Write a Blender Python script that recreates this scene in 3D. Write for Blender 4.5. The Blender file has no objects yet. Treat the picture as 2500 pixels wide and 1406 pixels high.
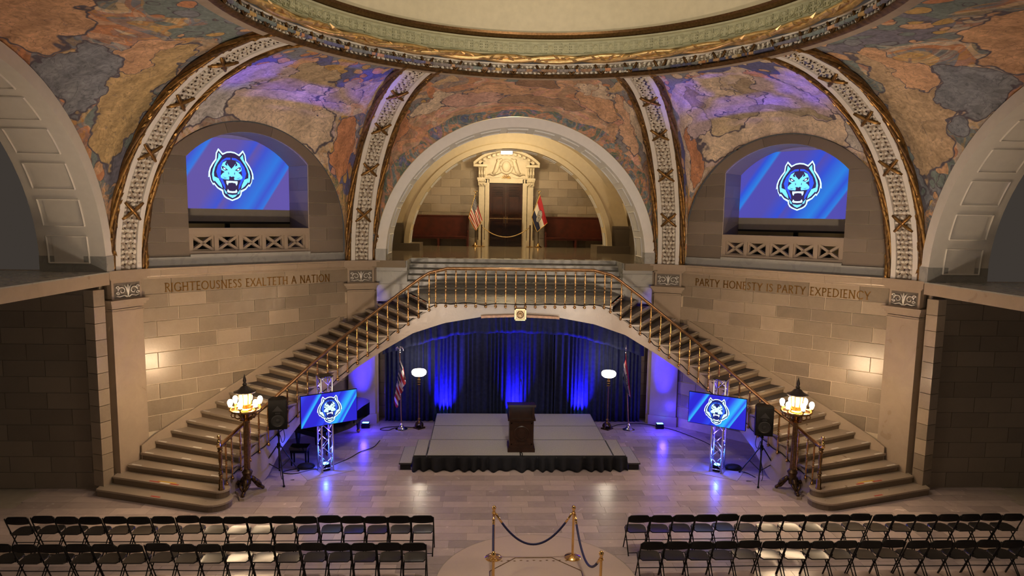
import bpy, bmesh, math, random
from math import sin, cos, pi, sqrt, radians, atan2, hypot
from mathutils import Vector, Matrix
random.seed(7)
S = bpy.context.scene
COL = S.collection

# ------------------------------------------------------------------ camera
def set_camera():
    YAW, PIT, ROL, F = .0447478, .1175626, .0162726, 1670.42
    right = Vector((cos(YAW), -sin(YAW), 0)); f0 = Vector((sin(YAW), cos(YAW), 0))
    f0 = Vector((-0.0, 0, 0)) + Vector((sin(YAW), cos(YAW), 0))
    fwd = f0*cos(PIT) - Vector((0, 0, 1))*sin(PIT); up = f0*sin(PIT) + Vector((0, 0, 1))*cos(PIT)
    X = right*cos(ROL) + up*sin(ROL); Y = up*cos(ROL) - right*sin(ROL); Z = -fwd
    c = bpy.data.cameras.new('camera'); o = bpy.data.objects.new('camera', c); COL.objects.link(o)
    o.matrix_world = Matrix(((X.x, Y.x, Z.x, -1.06381), (X.y, Y.y, Z.y, -11.7159), (X.z, Y.z, Z.z, 6.53836), (0, 0, 0, 1)))
    c.sensor_fit = 'HORIZONTAL'; c.sensor_width = 36; c.lens = 36*F/2500; c.shift_y = 28/2500
    c.clip_start = .05; c.clip_end = 200
    S.camera = o
set_camera()

# ------------------------------------------------------------------ world, exposure, large lights
w = bpy.data.worlds.new('world'); S.world = w; w.use_nodes = True
w.node_tree.nodes['Background'].inputs[0].default_value = (1.0, .82, .68, 1)
w.node_tree.nodes['Background'].inputs[1].default_value = .045
S.view_settings.view_transform = 'Standard'
try: S.view_settings.look = 'None'
except Exception: pass
S.view_settings.gamma = 1; S.view_settings.use_curve_mapping = False
S.view_settings.exposure = 0.05

def light(name, kind, loc, energy, color, target=None, size=.1, angle=40, blend=.5, sx=None, sy=None):
    l = bpy.data.lights.new(name, kind); l.energy = energy; l.color = color
    if kind == 'SPOT': l.spot_size = radians(angle); l.spot_blend = blend; l.shadow_soft_size = size
    elif kind == 'POINT': l.shadow_soft_size = size
    elif kind == 'AREA':
        l.shape = 'RECTANGLE'; l.size = sx or size; l.size_y = sy or size
    o = bpy.data.objects.new(name, l); COL.objects.link(o); o.location = loc
    if target is not None:
        o.rotation_euler = (Vector(target) - Vector(loc)).to_track_quat('-Z', 'Y').to_euler()
    return o
WARM = (1.0, .70, .42); WARM2 = (1.0, .78, .58); COOL = (.72, .86, 1.0); BLUE = (.02, .012, 1.0)
# lamps of the room that stand outside the picture: the twin candelabra of the opposite stairs, the chandelier in the dome, the stage spotlight; plus added fills
for sx in (-1, 1):
    light('candelabrum_light_near', 'POINT', (sx*6.6, -4.0, 2.4), 110, WARM, size=.35)
    light('vault_fill', 'SPOT', (sx*3.6, -7.5, 2.2), 2100, WARM2, (sx*4.6, 8.2, 9.0), .3, 62, .8)  # added fill from below for vault and ribs, no fixture stands here
light('cool_fill', 'SPOT', (0, -.6, 1.0), 950, COOL, (0, 9.0, 5.7), .2, 46, .9)  # added cool fill for bridge and arch, no such lamp in the aisle
light('stage_spot', 'SPOT', (.4, -8.5, 8.8), 1900, (1, .90, .72), (0.1, 7.7, .4), .12, 15, .9)
light('chandelier', 'SPOT', (0, 0, 12.5), 1250, (1.0, .80, .66), (0, 0, 0), .6, 104, .7)
light('dome_glow', 'POINT', (0, 0, 12.0), 200, (1.0, .90, .70), size=1.0)

# ------------------------------------------------------------------ materials
MATS = {}
def newmat(name):
    m = bpy.data.materials.new(name); m.use_nodes = True; MATS[name] = m
    nt = m.node_tree; return m, nt, nt.nodes['Principled BSDF']
def N(nt, t, **kw):
    n = nt.nodes.new(t)
    for k, v in kw.items():
        if k == 'op': n.operation = v
        elif k.startswith('i'): n.inputs[int(k[1:])].default_value = v
        else: setattr(n, k, v)
    return n
def L(nt, a, b): nt.links.new(a, b)
def ramp(nt, stops, interp='LINEAR'):
    r = nt.nodes.new('ShaderNodeValToRGB'); cr = r.color_ramp; cr.interpolation = interp
    while len(cr.elements) < len(stops): cr.elements.new(.5)
    for e, (p, c) in zip(cr.elements, stops): e.position = p; e.color = (*c, 1)
    return r
def plain(name, col, rough=.5, metal=0, spec=.5, var=.08, scale=6, bump=0, coat=0):
    """colour with a little procedural mottling"""
    m, nt, b = newmat(name)
    tc = N(nt, 'ShaderNodeTexCoord'); no = N(nt, 'ShaderNodeTexNoise'); no.inputs['Scale'].default_value = scale; no.inputs['Detail'].default_value = 4
    L(nt, tc.outputs['Object'], no.inputs['Vector'])
    r = ramp(nt, [(.3, tuple(max(0, c*(1-var)) for c in col)), (.7, tuple(min(1, c*(1+var)) for c in col))])
    L(nt, no.outputs['Fac'], r.inputs['Fac']); L(nt, r.outputs['Color'], b.inputs['Base Color'])
    b.inputs['Roughness'].default_value = rough; b.inputs['Metallic'].default_value = metal
    b.inputs['Specular IOR Level'].default_value = spec; b.inputs['Coat Weight'].default_value = coat
    if bump:
        bp = N(nt, 'ShaderNodeBump'); bp.inputs['Strength'].default_value = bump; bp.inputs['Distance'].default_value = .02
        L(nt, no.outputs['Fac'], bp.inputs['Height']); L(nt, bp.outputs['Normal'], b.inputs['Normal'])
    return m
def stone(name, c1, c2, rough=.35, vein=.5, scale=2.2, spec=.5, vary=1.0, bump=.15):
    """limestone blocks: every block gets its own tone, soft clouds and veins"""
    m, nt, b = newmat(name)
    oi = N(nt, 'ShaderNodeObjectInfo'); ge = N(nt, 'ShaderNodeNewGeometry')
    ad = N(nt, 'ShaderNodeMath', op='ADD'); L(nt, oi.outputs['Random'], ad.inputs[0]); L(nt, ge.outputs['Random Per Island'], ad.inputs[1])
    fr = N(nt, 'ShaderNodeMath', op='FRACT'); L(nt, ad.outputs[0], fr.inputs[0])
    pos = ge.outputs['Position']
    off = N(nt, 'ShaderNodeVectorMath', op='SCALE'); off.inputs[0].default_value = (13, 7, 5); L(nt, fr.outputs[0], off.inputs['Scale'])
    va = N(nt, 'ShaderNodeVectorMath', op='ADD'); L(nt, pos, va.inputs[0]); L(nt, off.outputs[0], va.inputs[1])
    n1 = N(nt, 'ShaderNodeTexNoise'); n1.inputs['Scale'].default_value = scale; n1.inputs['Detail'].default_value = 7; n1.inputs['Distortion'].default_value = 1.2
    L(nt, va.outputs[0], n1.inputs['Vector'])
    n2 = N(nt, 'ShaderNodeTexNoise'); n2.inputs['Scale'].default_value = scale*9; n2.inputs['Detail'].default_value = 3
    L(nt, va.outputs[0], n2.inputs['Vector'])
    mx = N(nt, 'ShaderNodeMath', op='MULTIPLY_ADD'); L(nt, fr.outputs[0], mx.inputs[0]); mx.inputs[1].default_value = .55*vary; mx.inputs[2].default_value = .22*vary + .5*(1-vary)*.9
    m2 = N(nt, 'ShaderNodeMath', op='MULTIPLY_ADD'); L(nt, n1.outputs['Fac'], m2.inputs[0]); m2.inputs[1].default_value = .6*vein; L(nt, mx.outputs[0], m2.inputs[2])
    m3 = N(nt, 'ShaderNodeMath', op='SUBTRACT'); L(nt, m2.outputs[0], m3.inputs[0]); m3.inputs[1].default_value = .3*vein
    m4 = N(nt, 'ShaderNodeMath', op='MULTIPLY_ADD'); L(nt, n2.outputs['Fac'], m4.inputs[0]); m4.inputs[1].default_value = .16; L(nt, m3.outputs[0], m4.inputs[2])
    r = ramp(nt, [(.1, c2), (.95, c1)]); L(nt, m4.outputs[0], r.inputs['Fac']); L(nt, r.outputs['Color'], b.inputs['Base Color'])
    rr = N(nt, 'ShaderNodeMapRange'); L(nt, n1.outputs['Fac'], rr.inputs[0]); rr.inputs[3].default_value = rough*.75; rr.inputs[4].default_value = rough*1.25
    L(nt, rr.outputs[0], b.inputs['Roughness']); b.inputs['Specular IOR Level'].default_value = spec
    bp = N(nt, 'ShaderNodeBump'); bp.inputs['Strength'].default_value = bump; bp.inputs['Distance'].default_value = .01
    L(nt, n2.outputs['Fac'], bp.inputs['Height']); L(nt, bp.outputs['Normal'], b.inputs['Normal'])
    return m
def emit(name, col, strength):
    m, nt, b = newmat(name); b.inputs['Base Color'].default_value = (*[min(1, c) for c in col], 1)
    b.inputs['Emission Color'].default_value = (*col, 1); b.inputs['Emission Strength'].default_value = strength
    return m
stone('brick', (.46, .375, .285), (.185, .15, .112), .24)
stone('brick_shaded', (.25, .205, .165), (.15, .123, .098), .5)  # wall stone darkened: shade over the lunettes put into the colour
stone('pale_stone', (.47, .38, .295), (.30, .24, .18), .3, vary=.35, vein=.9)
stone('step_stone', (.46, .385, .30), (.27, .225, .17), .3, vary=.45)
stone('rail_stone', (.42, .345, .275), (.31, .25, .195), .45, vary=.3)
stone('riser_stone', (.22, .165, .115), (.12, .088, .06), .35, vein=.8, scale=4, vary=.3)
stone('dado_stone', (.17, .135, .095), (.12, .095, .07), .4, vary=.3)
stone('vestibule_floor', (.30, .24, .165), (.20, .16, .11), .12, vary=.3, bump=.02)
stone('grey_stone', (.42, .42, .40), (.27, .28, .275), .28, vary=.4)
stone('floor_tile', (.64, .52, .475), (.30, .25, .24), .25, vein=.6, scale=3, spec=.6, bump=.03)
stone('floor_pale', (.64, .51, .43), (.52, .42, .36), .2, vary=.3, bump=.03)
plain('mortar', (.70, .60, .46), .8)
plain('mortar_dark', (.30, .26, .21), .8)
plain('white_plaster', (.74, .72, .68), .6, var=.03)
plain('cream_plaster', (.66, .55, .36), .7, var=.04)
plain('lattice_white', (.70, .66, .58), .55, var=.12, scale=14)
plain('lattice_dark', (.045, .025, .016), .8)
plain('lattice_shade', (.34, .28, .22), .8)
plain('old_gold', (.30, .17, .055), .38, .85, var=.45, scale=9, bump=.5)
plain('dark_gold', (.13, .07, .025), .45, .6, var=.5, scale=12, bump=.4)
plain('bright_gold', (.72, .50, .24), .3, .8, var=.25, scale=8)
plain('polished_brass', (.85, .56, .22), .16, 1, var=.1)
plain('brass', (.50, .29, .115), .25, 1, var=.3, scale=20)
plain('rail_bronze', (.34, .19, .085), .3, .9, var=.25, scale=8)
plain('bronze', (.20, .115, .05), .35, .9, var=.3, scale=20)
plain('cap_bronze', (.028, .020, .015), .4, .1, var=.3, scale=20, bump=.3)
plain('dark_bronze', (.09, .055, .03), .38, .85, var=.35, scale=20, bump=.4)
plain('inscription_gold', (.24, .125, .025), .3, .6, var=.2, scale=25)
plain('celadon', (.50, .50, .34), .55, var=.08)
plain('drum_cream', (.72, .66, .50), .6, var=.05)
plain('dark_wood', (.036, .010, .0035), .28, var=.35, scale=5, spec=.45)
plain('red_wood', (.085, .012, .005), .45, var=.25, scale=4)
plain('podium_wood', (.026, .0095, .005), .35, var=.35, scale=7, spec=.35)
plain('oak', (.42, .20, .08), .4, var=.3, scale=12)
plain('navy_cloth', (.020, .025, .062), .8, var=.2, scale=10, spec=.2)
plain('black_cloth', (.006, .0065, .011), .9, var=.3, scale=10)
plain('black_plastic', (.0035, .0035, .004), .5, var=.2, spec=.12)
plain('chair_black', (.006, .006, .0065), .42, var=.2, spec=.25)
plain('chair_seat', (.018, .017, .016), .30, var=.15, spec=.55)
plain('black_gloss', (.006, .006, .007), .08, var=.1, coat=.5)
plain('black_metal', (.012, .012, .012), .4, .2, var=.2, spec=.3)
plain('speaker_grille', (.005, .005, .0055), .6, var=.3, scale=60, spec=.12)
plain('cone_grey', (.014, .014, .015), .45, var=.2, spec=.25)
plain('aluminium', (.80, .80, .82), .25, 1, var=.06)
plain('chrome', (.85, .83, .80), .12, 1, var=.05)
plain('stage_carpet', (.36, .35, .33), .9, var=.12, scale=40)
plain('stage_edge', (.03, .03, .032), .5)
plain('tread_dark', (.08, .07, .065), .8, var=.3, scale=30)
plain('tape_white', (.82, .80, .74), .5, var=.05)
plain('tape_yellow', (.70, .45, .05), .5, var=.1)
plain('tape_red', (.42, .05, .03), .5, var=.1)
plain('rope_navy', (.018, .022, .10), .55, var=.2, scale=50)
plain('rope_gold', (.55, .38, .16), .5, .4, var=.2, scale=50)
plain('plate_grey', (.42, .38, .38), .12, .0, var=.05)
plain('fringe_gold', (.65, .42, .10), .5, .2, var=.2, scale=40)
plain('screen_cloth', (.30, .27, .22), .8, var=.05)
plain('dark_gap', (.010, .009, .008), .9)
plain('relief_silver', (.74, .72, .68), .32, .3, var=.2, scale=18)
plain('relief_bed', (.16, .14, .12), .7)
plain('portal_stone', (.62, .53, .38), .5, var=.08)
plain('plaque_gold', (.40, .28, .14), .35, .7, var=.35, scale=30)
plain('acrylic', (.05, .04, .035), .06, 0, 1)
emit('bulb_glow', (1, .82, .55), 14)
emit('globe_glow', (1, .93, .80), 4)
emit('lantern_glow', (1, .94, .82), 14)
emit('lantern_inner', (1, .55, .16), 5)
emit('lens_blue', (.12, .55, 1.0), 7)
emit('logo_white', (.62, 1.0, .95), 1.0)
emit('logo_cyan', (.18, .75, .90), .9)
emit('logo_blue', (.03, .09, .62), .8)
emit('logo_dark', (.035, .02, .05), .6)
emit('tv_white', (.80, 1.0, .95), 1.0)
emit('tv_pale', (.55, .95, .90), 1.0)
emit('tv_blue', (.02, .10, .75), .9)
emit('tv_dark', (.005, .012, .16), .8)

def screen_mat(name, dark, mid, bright, k, tilt=.62):
    """diagonal light bands of the picture shown on a screen"""
    m, nt, b = newmat(name)
    uv = N(nt, 'ShaderNodeUVMap'); sp = N(nt, 'ShaderNodeSeparateXYZ'); L(nt, uv.outputs[0], sp.inputs[0])
    a = N(nt, 'ShaderNodeMath', op='MULTIPLY'); L(nt, sp.outputs[1], a.inputs[0]); a.inputs[1].default_value = -tilt*.56
    s = N(nt, 'ShaderNodeMath', op='ADD'); L(nt, sp.outputs[0], s.inputs[0]); L(nt, a.outputs[0], s.inputs[1])
    s2 = N(nt, 'ShaderNodeMath', op='ADD'); L(nt, s.outputs[0], s2.inputs[0]); s2.inputs[1].default_value = .35
    s3 = N(nt, 'ShaderNodeMath', op='MULTIPLY'); L(nt, s2.outputs[0], s3.inputs[0]); s3.inputs[1].default_value = .74
    r = ramp(nt, [(0, mid), (.10, dark), (.19, dark), (.215, mid), (.26, bright), (.275, dark), (.42, dark), (.52, mid), (.54, dark), (.60, mid), (.70, bright), (.75, mid), (.79, bright), (.80, dark), (1, dark)])
    L(nt, s3.outputs[0], r.inputs['Fac']); L(nt, r.outputs['Color'], b.inputs['Emission Color']); b.inputs['Emission Strength'].default_value = k
    b.inputs['Base Color'].default_value = (.02, .02, .03, 1); b.inputs['Roughness'].default_value = .3
    return m
screen_mat('tv_picture', (.010, .010, .62), (.015, .06, .85), (.02, .50, .95), 1.0)
screen_mat('projected_left', (.14, .10, .42), (.05, .10, .70), (.03, .22, .85), .8)
screen_mat('projected_right', (.09, .08, .48), (.03, .09, .75), (.02, .26, .88), .8)

def mural_mat(name, sky, leaf, robe, ground, field, seed, blobs=()):
    """loose generic figure-and-foliage painting: contoured patches of colour, pale drapery in the middle, round leaves on a dark field around and above, earth and plants below (UVMap in metres, frac = u, v in 0..1)"""
    m, nt, b = newmat(name)
    uv = N(nt, 'ShaderNodeUVMap'); uv.uv_map = 'UVMap'; mp = N(nt, 'ShaderNodeMapping'); L(nt, uv.outputs[0], mp.inputs[0]); mp.inputs['Location'].default_value = (seed*3.7, seed*1.9, seed)
    uv2 = N(nt, 'ShaderNodeUVMap'); uv2.uv_map = 'frac'; att = N(nt, 'ShaderNodeSeparateXYZ'); L(nt, uv2.outputs[0], att.inputs[0])
    def M(op, a, c=None, d=None):
        n = N(nt, 'ShaderNodeMath', op=op)
        for i, x in enumerate((a, c, d)):
            if x is None: continue
            if isinstance(x, (int, float)): n.inputs[i].default_value = x
            else: L(nt, x, n.inputs[i])
        return n.outputs[0]
    def noise(scale, detail=2, dist=0, off=0, sc=(1, 1, 1)):
        q = N(nt, 'ShaderNodeMapping'); L(nt, mp.outputs[0], q.inputs[0]); q.inputs['Location'].default_value = (off, off*.7, 0); q.inputs['Scale'].default_value = sc
        n = N(nt, 'ShaderNodeTexNoise'); n.inputs['Scale'].default_value = scale; n.inputs['Detail'].default_value = detail; n.inputs['Distortion'].default_value = dist; L(nt, q.outputs[0], n.inputs['Vector']); return n.outputs['Fac']
    def mix(f, a, c):
        x = N(nt, 'ShaderNodeMix', data_type='RGBA')
        if isinstance(f, (int, float)): x.inputs[0].default_value = f
        else: L(nt, f, x.inputs[0])
        for i, q in ((6, a), (7, c)):
            if isinstance(q, tuple): x.inputs[i].default_value = (*q, 1)
            else: L(nt, q, x.inputs[i])
        return x.outputs[2]
    LINE = (.13, .12, .15)
    def contour(fac, pal, line=.93):
        """bands of a distorted noise as flat patches with thin drawn outlines"""
        f = N(nt, 'ShaderNodeMapRange'); L(nt, fac, f.inputs[0]); f.inputs[1].default_value = .27; f.inputs[2].default_value = .73
        r = ramp(nt, [(i/len(pal), c) for i, c in enumerate(pal)], 'CONSTANT'); L(nt, f.outputs[0], r.inputs['Fac'])
        e = M('ABSOLUTE', M('SUBTRACT', M('FRACT', M('MULTIPLY', f.outputs[0], len(pal))), .5)); k = N(nt, 'ShaderNodeMapRange'); L(nt, e, k.inputs[0]); k.inputs[1].default_value = line*.5; k.inputs[2].default_value = .5
        return mix(M('MULTIPLY', k.outputs[0], .8), r.outputs['Color'], LINE)
    def step(x, lo, hi):
        k = N(nt, 'ShaderNodeMapRange'); L(nt, x, k.inputs[0]); k.inputs[1].default_value = lo; k.inputs[2].default_value = hi; return k.outputs[0]
    nz = N(nt, 'ShaderNodeTexNoise'); nz.inputs['Scale'].default_value = 1.3; nz.inputs['Detail'].default_value = 2; L(nt, mp.outputs[0], nz.inputs['Vector'])
    vs = N(nt, 'ShaderNodeVectorMath', op='MULTIPLY_ADD'); L(nt, nz.outputs['Color'], vs.inputs[0]); vs.inputs[1].default_value = (.5, .5, 0); L(nt, mp.outputs[0], vs.inputs[2])
    # round leaves over a dark field
    v = N(nt, 'ShaderNodeTexVoronoi'); v.inputs['Scale'].default_value = 2.7; L(nt, vs.outputs[0], v.inputs['Vector']); se = N(nt, 'ShaderNodeSeparateColor'); L(nt, v.outputs['Color'], se.inputs[0])
    lr = ramp(nt, [(i/len(leaf), c) for i, c in enumerate(leaf)], 'CONSTANT'); L(nt, se.outputs[0], lr.inputs['Fac'])
    rad = M('MULTIPLY_ADD', se.outputs[1], -.30, .52)
    dd = M('SUBTRACT', rad, M('ADD', v.outputs['Distance'], M('MULTIPLY', noise(5, 2, 0, 41), .25)))
    lf = step(dd, -.16, -.14)
    fieldc = contour(noise(.5, 2, .6, 3), field)
    leaves = mix(lf, mix(step(dd, -.21, -.19), fieldc, LINE), lr.outputs['Color'])
    # pale drapery with folds
    drap = contour(noise(.42, 1.5, 1.6, 7, (1, 1.25, 1)), robe, .95)
    wv = N(nt, 'ShaderNodeTexWave'); wv.inputs['Scale'].default_value = .55; wv.inputs['Distortion'].default_value = 14; wv.inputs['Detail'].default_value = 2; wv.inputs['Detail Scale'].default_value = .8; L(nt, mp.outputs[0], wv.inputs['Vector'])
    fold = N(nt, 'ShaderNodeHueSaturation'); L(nt, drap, fold.inputs['Color']); L(nt, M('MULTIPLY_ADD', wv.outputs['Fac'], .35, .85), fold.inputs['Value'])
    skyc = mix(.3, contour(noise(.45, 3, 1.0, 11, (.55, 1.4, 1)), sky, .97), contour(noise(1.5, 2, 1.5, 67), sky[::-1], .92))
    grd = mix(.4, contour(noise(1.15, 4, 1.2, 17, (1.5, .8, 1)), ground, .94), contour(noise(2.6, 2, 2.0, 61), ground[::-1], .9))
    drap2 = contour(noise(1.25, 2, 1.8, 53), robe[::-1], .9); fold2 = mix(.38, fold.outputs[0], drap2)
    shape = noise(.36, 1.5, .8, 23)
    cu = M('ABSOLUTE', M('SUBTRACT', att.outputs[0], .5))
    fig = step(M('ADD', M('MULTIPLY', cu, 1.15), M('MULTIPLY', shape, 1.0)), .885, .89)          # 0 inside the figure group
    vv = M('MULTIPLY_ADD', noise(.55, 2, .5, 29), .55, att.outputs[1])
    top = mix(step(vv, .93, .935), leaves, skyc)
    body = mix(fig, fold2, top)
    # loose rounded figure masses with drawn edges and folds
    wob = N(nt, 'ShaderNodeTexNoise'); wob.inputs['Scale'].default_value = 1.6; wob.inputs['Detail'].default_value = 3; L(nt, mp.outputs[0], wob.inputs['Vector']); wsp = N(nt, 'ShaderNodeSeparateColor'); L(nt, wob.outputs['Color'], wsp.inputs[0])
    bu = M('ADD', att.outputs[0], M('MULTIPLY', M('SUBTRACT', wsp.outputs[0], .5), .16)); bv = M('ADD', att.outputs[1], M('MULTIPLY', M('SUBTRACT', wsp.outputs[1], .5), .30))
    body = mix(step(vv, 1.13, 1.135), body, leaves)
    foldn = noise(2.2, 3, 2.5, 83, (2.2, .8, 1)); fline = M('MULTIPLY', step(M('ABSOLUTE', M('SUBTRACT', M('FRACT', M('MULTIPLY', noise(.8, 2, 2.8, 89, (1.8, .9, 1)), 8)), .5)), .44, .49), .6)
    for (cx, cy_, ru, rv, ang, colr) in blobs:
        x_ = M('SUBTRACT', bu, cx); y_ = M('SUBTRACT', bv, cy_); xr = M('DIVIDE', M('ADD', M('MULTIPLY', x_, cos(ang)), M('MULTIPLY', y_, sin(ang)*.5)), ru); yr = M('DIVIDE', M('SUBTRACT', M('MULTIPLY', y_, cos(ang)), M('MULTIPLY', x_, sin(ang)*2)), rv)
        d_ = M('SQRT', M('ADD', M('MULTIPLY', xr, xr), M('MULTIPLY', yr, yr)))
        hsb = N(nt, 'ShaderNodeHueSaturation'); hsb.inputs['Color'].default_value = (*colr, 1); L(nt, M('ADD', M('MULTIPLY_ADD', wv.outputs['Fac'], .22, .62), M('MULTIPLY', foldn, .55)), hsb.inputs['Value'])
        body = mix(step(d_, 1.06, 1.03), body, LINE); body = mix(step(d_, 1.0, .97), body, mix(fline, hsb.outputs[0], tuple(c_*.42 for c_ in colr)))
    allc = mix(step(vv, .47, .475), grd, body)
    dl = M('ABSOLUTE', M('SUBTRACT', M('FRACT', M('MULTIPLY', noise(.9, 3, 2.2, 71), 9)), .5)); allc = mix(M('MULTIPLY', step(dl, .455, .5), .55), allc, LINE)
    hs = N(nt, 'ShaderNodeHueSaturation'); L(nt, allc, hs.inputs['Color']); fm = N(nt, 'ShaderNodeMapRange'); L(nt, noise(7, 6, 1.5, 31), fm.inputs[0]); fm.inputs[1].default_value = .25; fm.inputs[2].default_value = .75; fm.inputs[3].default_value = .66; fm.inputs[4].default_value = 1.28
    L(nt, fm.outputs[0], hs.inputs['Value']); L(nt, hs.outputs[0], b.inputs['Base Color']); b.inputs['Roughness'].default_value = .85; b.inputs['Specular IOR Level'].default_value = .2
    return m
DB = (.13, .14, .30); SL = (.24, .26, .30); TC = (.55, .27, .15); PE = (.62, .39, .24); OC = (.55, .37, .15); CR = (.66, .55, .42); LI = (.56, .46, .48); GR = (.15, .19, .13); BR = (.33, .21, .14); GB = (.20, .25, .25); PK = (.62, .34, .27); TA_ = (.50, .40, .26)
mural_mat('mural_left', [DB, SL, PE, (.18, .20, .34), TC], [OC, PE, PK, TC, OC, PE], [CR, LI, TA_, CR, PE, CR, (.58, .50, .44)], [GB, BR, OC, GR, PE, TC, CR], [DB, (.16, .17, .33), SL], 1, [(.22, .55, .05, .22, 0, TC), (.80, .42, .07, .2, 0, TC), (.40, .52, .12, .17, .5, (.52, .52, .52)), (.57, .50, .15, .24, -.3, CR), (.50, .78, .12, .12, .2, TA_), (.38, .74, .10, .10, .4, LI), (.44, .86, .035, .055, 0, PE), (.66, .62, .03, .06, 0, (.62, .46, .32)), (.58, .90, .05, .05, 0, OC), (.73, .75, .07, .08, 0, TA_)])
mural_mat('mural_centre', [OC, PE, SL, (.58, .42, .25), (.30, .24, .22), TC], [TC, OC, BR, PE, GB], [BR, CR, PK, PE, (.40, .28, .19), TC, BR], [GR, (.12, .15, .17), GB, TC, GR, DB, OC], [BR, (.26, .24, .24), GB], 2, [(.13, .42, .05, .16, 0, TC), (.25, .58, .07, .10, .3, CR), (.20, .68, .025, .06, 0, TC), (.37, .55, .09, .13, 0, (.56, .36, .30)), (.42, .66, .08, .07, -.2, PE), (.54, .45, .09, .09, 0, (.40, .26, .17)), (.70, .60, .055, .20, 0, PE), (.76, .72, .03, .08, 0, CR), (.70, .78, .03, .06, 0, CR), (.80, .50, .035, .26, 0, (.64, .42, .28)), (.86, .56, .03, .16, .2, CR), (.55, .84, .07, .14, .4, BR)])
mural_mat('mural_right', [DB, (.15, .16, .32), SL, PE], [PE, OC, PK, TC, CR, PE], [CR, LI, (.52, .42, .30), CR, (.60, .52, .47), LI], [PE, GB, CR, TC, OC, GR, CR], [(.15, .15, .32), DB, SL], 3, [(.78, .42, .06, .2, 0, TC), (.16, .5, .05, .16, 0, PK), (.52, .45, .22, .18, 0, CR), (.62, .66, .09, .17, .2, (.58, .48, .32)), (.62, .86, .05, .08, 0, CR), (.42, .66, .08, .16, -.2, LI), (.42, .86, .035, .06, 0, PK), (.51, .80, .035, .06, 0, (.42, .34, .24)), (.72, .80, .035, .06, 0, (.38, .30, .22)), (.74, .62, .05, .12, 0, LI), (.50, .58, .14, .045, .15, (.42, .36, .26)), (.27, .40, .08, .12, 0, (.50, .48, .44))])
mural_mat('mural_side', [PE, SL, (.50, .36, .24), GB, TC], [GB, PE, TC, SL, OC], [PE, OC, SL, TC, CR, GB], [GB, SL, PE, (.15, .18, .21), GR], [SL, GB, (.20, .20, .26)], 4, [(.16, .55, .08, .3, 0, (.50, .37, .24)), (.84, .55, .08, .3, 0, (.52, .38, .20)), (.22, .74, .04, .1, 0, PE), (.78, .74, .04, .1, 0, PE), (.3, .5, .06, .2, .3, SL), (.7, .5, .06, .2, -.3, SL), (.5, .6, .14, .2, 0, PE)])

def flag_mat(name, kind):
    m, nt, b = newmat(name); b.inputs['Roughness'].default_value = .6
    uv = N(nt, 'ShaderNodeUVMap'); sp = N(nt, 'ShaderNodeSeparateXYZ'); L(nt, uv.outputs[0], sp.inputs[0]); U, V = sp.outputs[0], sp.outputs[1]
    def M(op, a, c=None):
        n = N(nt, 'ShaderNodeMath', op=op)
        for i, x in enumerate((a, c)):
            if x is None: continue
            if isinstance(x, (int, float)): n.inputs[i].default_value = x
            else: L(nt, x, n.inputs[i])
        return n.outputs[0]
    def mix(f, a, c):
        x = N(nt, 'ShaderNodeMix', data_type='RGBA'); L(nt, f, x.inputs[0])
        for i, q in ((6, a), (7, c)):
            if isinstance(q, tuple): x.inputs[i].default_value = (*q, 1)
            else: L(nt, q, x.inputs[i])
        return x.outputs[2]
    red, white, blue = (.42, .012, .022), (.80, .74, .66), (.010, .014, .06)
    if kind == 'stripes':
        odd = M('GREATER_THAN', M('MODULO', M('MULTIPLY', V, 13), 2), 1.0)
        col = mix(odd, red, white)
        can = M('MULTIPLY', M('LESS_THAN', U, .4), M('GREATER_THAN', V, 6/13))
        gx = M('SUBTRACT', M('MODULO', M('MULTIPLY', U, 17), 1), .5); gy = M('SUBTRACT', M('MODULO', M('MULTIPLY', V, 11), 1), .5)
        dot = M('LESS_THAN', M('SQRT', M('ADD', M('MULTIPLY', gx, gx), M('MULTIPLY', gy, gy))), .27)
        col = mix(can, col, mix(dot, blue, white))
    else:
        col = mix(M('GREATER_THAN', V, 1/3), blue, white); col = mix(M('GREATER_THAN', V, 2/3), col, red)
        du = M('MULTIPLY', M('SUBTRACT', U, .5), 1.7); dv = M('SUBTRACT', V, .5); r = M('SQRT', M('ADD', M('MULTIPLY', du, du), M('MULTIPLY', dv, dv)))
        col = mix(M('LESS_THAN', r, .31), col, (.012, .016, .05)); col = mix(M('LESS_THAN', M('ABSOLUTE', M('SUBTRACT', r, .21)), .014), col, white)
        col = mix(M('LESS_THAN', r, .18), col, (.42, .45, .50)); col = mix(M('LESS_THAN', r, .10), col, (.25, .16, .10)); col = mix(M('LESS_THAN', r, .045), col, white)
        an = M('MODULO', M('ADD', M('MULTIPLY', M('ARCTAN2', dv, du), 24/6.2832), 24), 1)
        st = M('MULTIPLY', M('LESS_THAN', M('ABSOLUTE', M('SUBTRACT', r, .265)), .02), M('LESS_THAN', M('ABSOLUTE', M('SUBTRACT', an, .5)), .28)); col = mix(st, col, white)
    L(nt, col, b.inputs['Base Color'])
flag_mat('flag_stripes', 'stripes'); flag_mat('flag_tricolour', 'tri')

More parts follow.
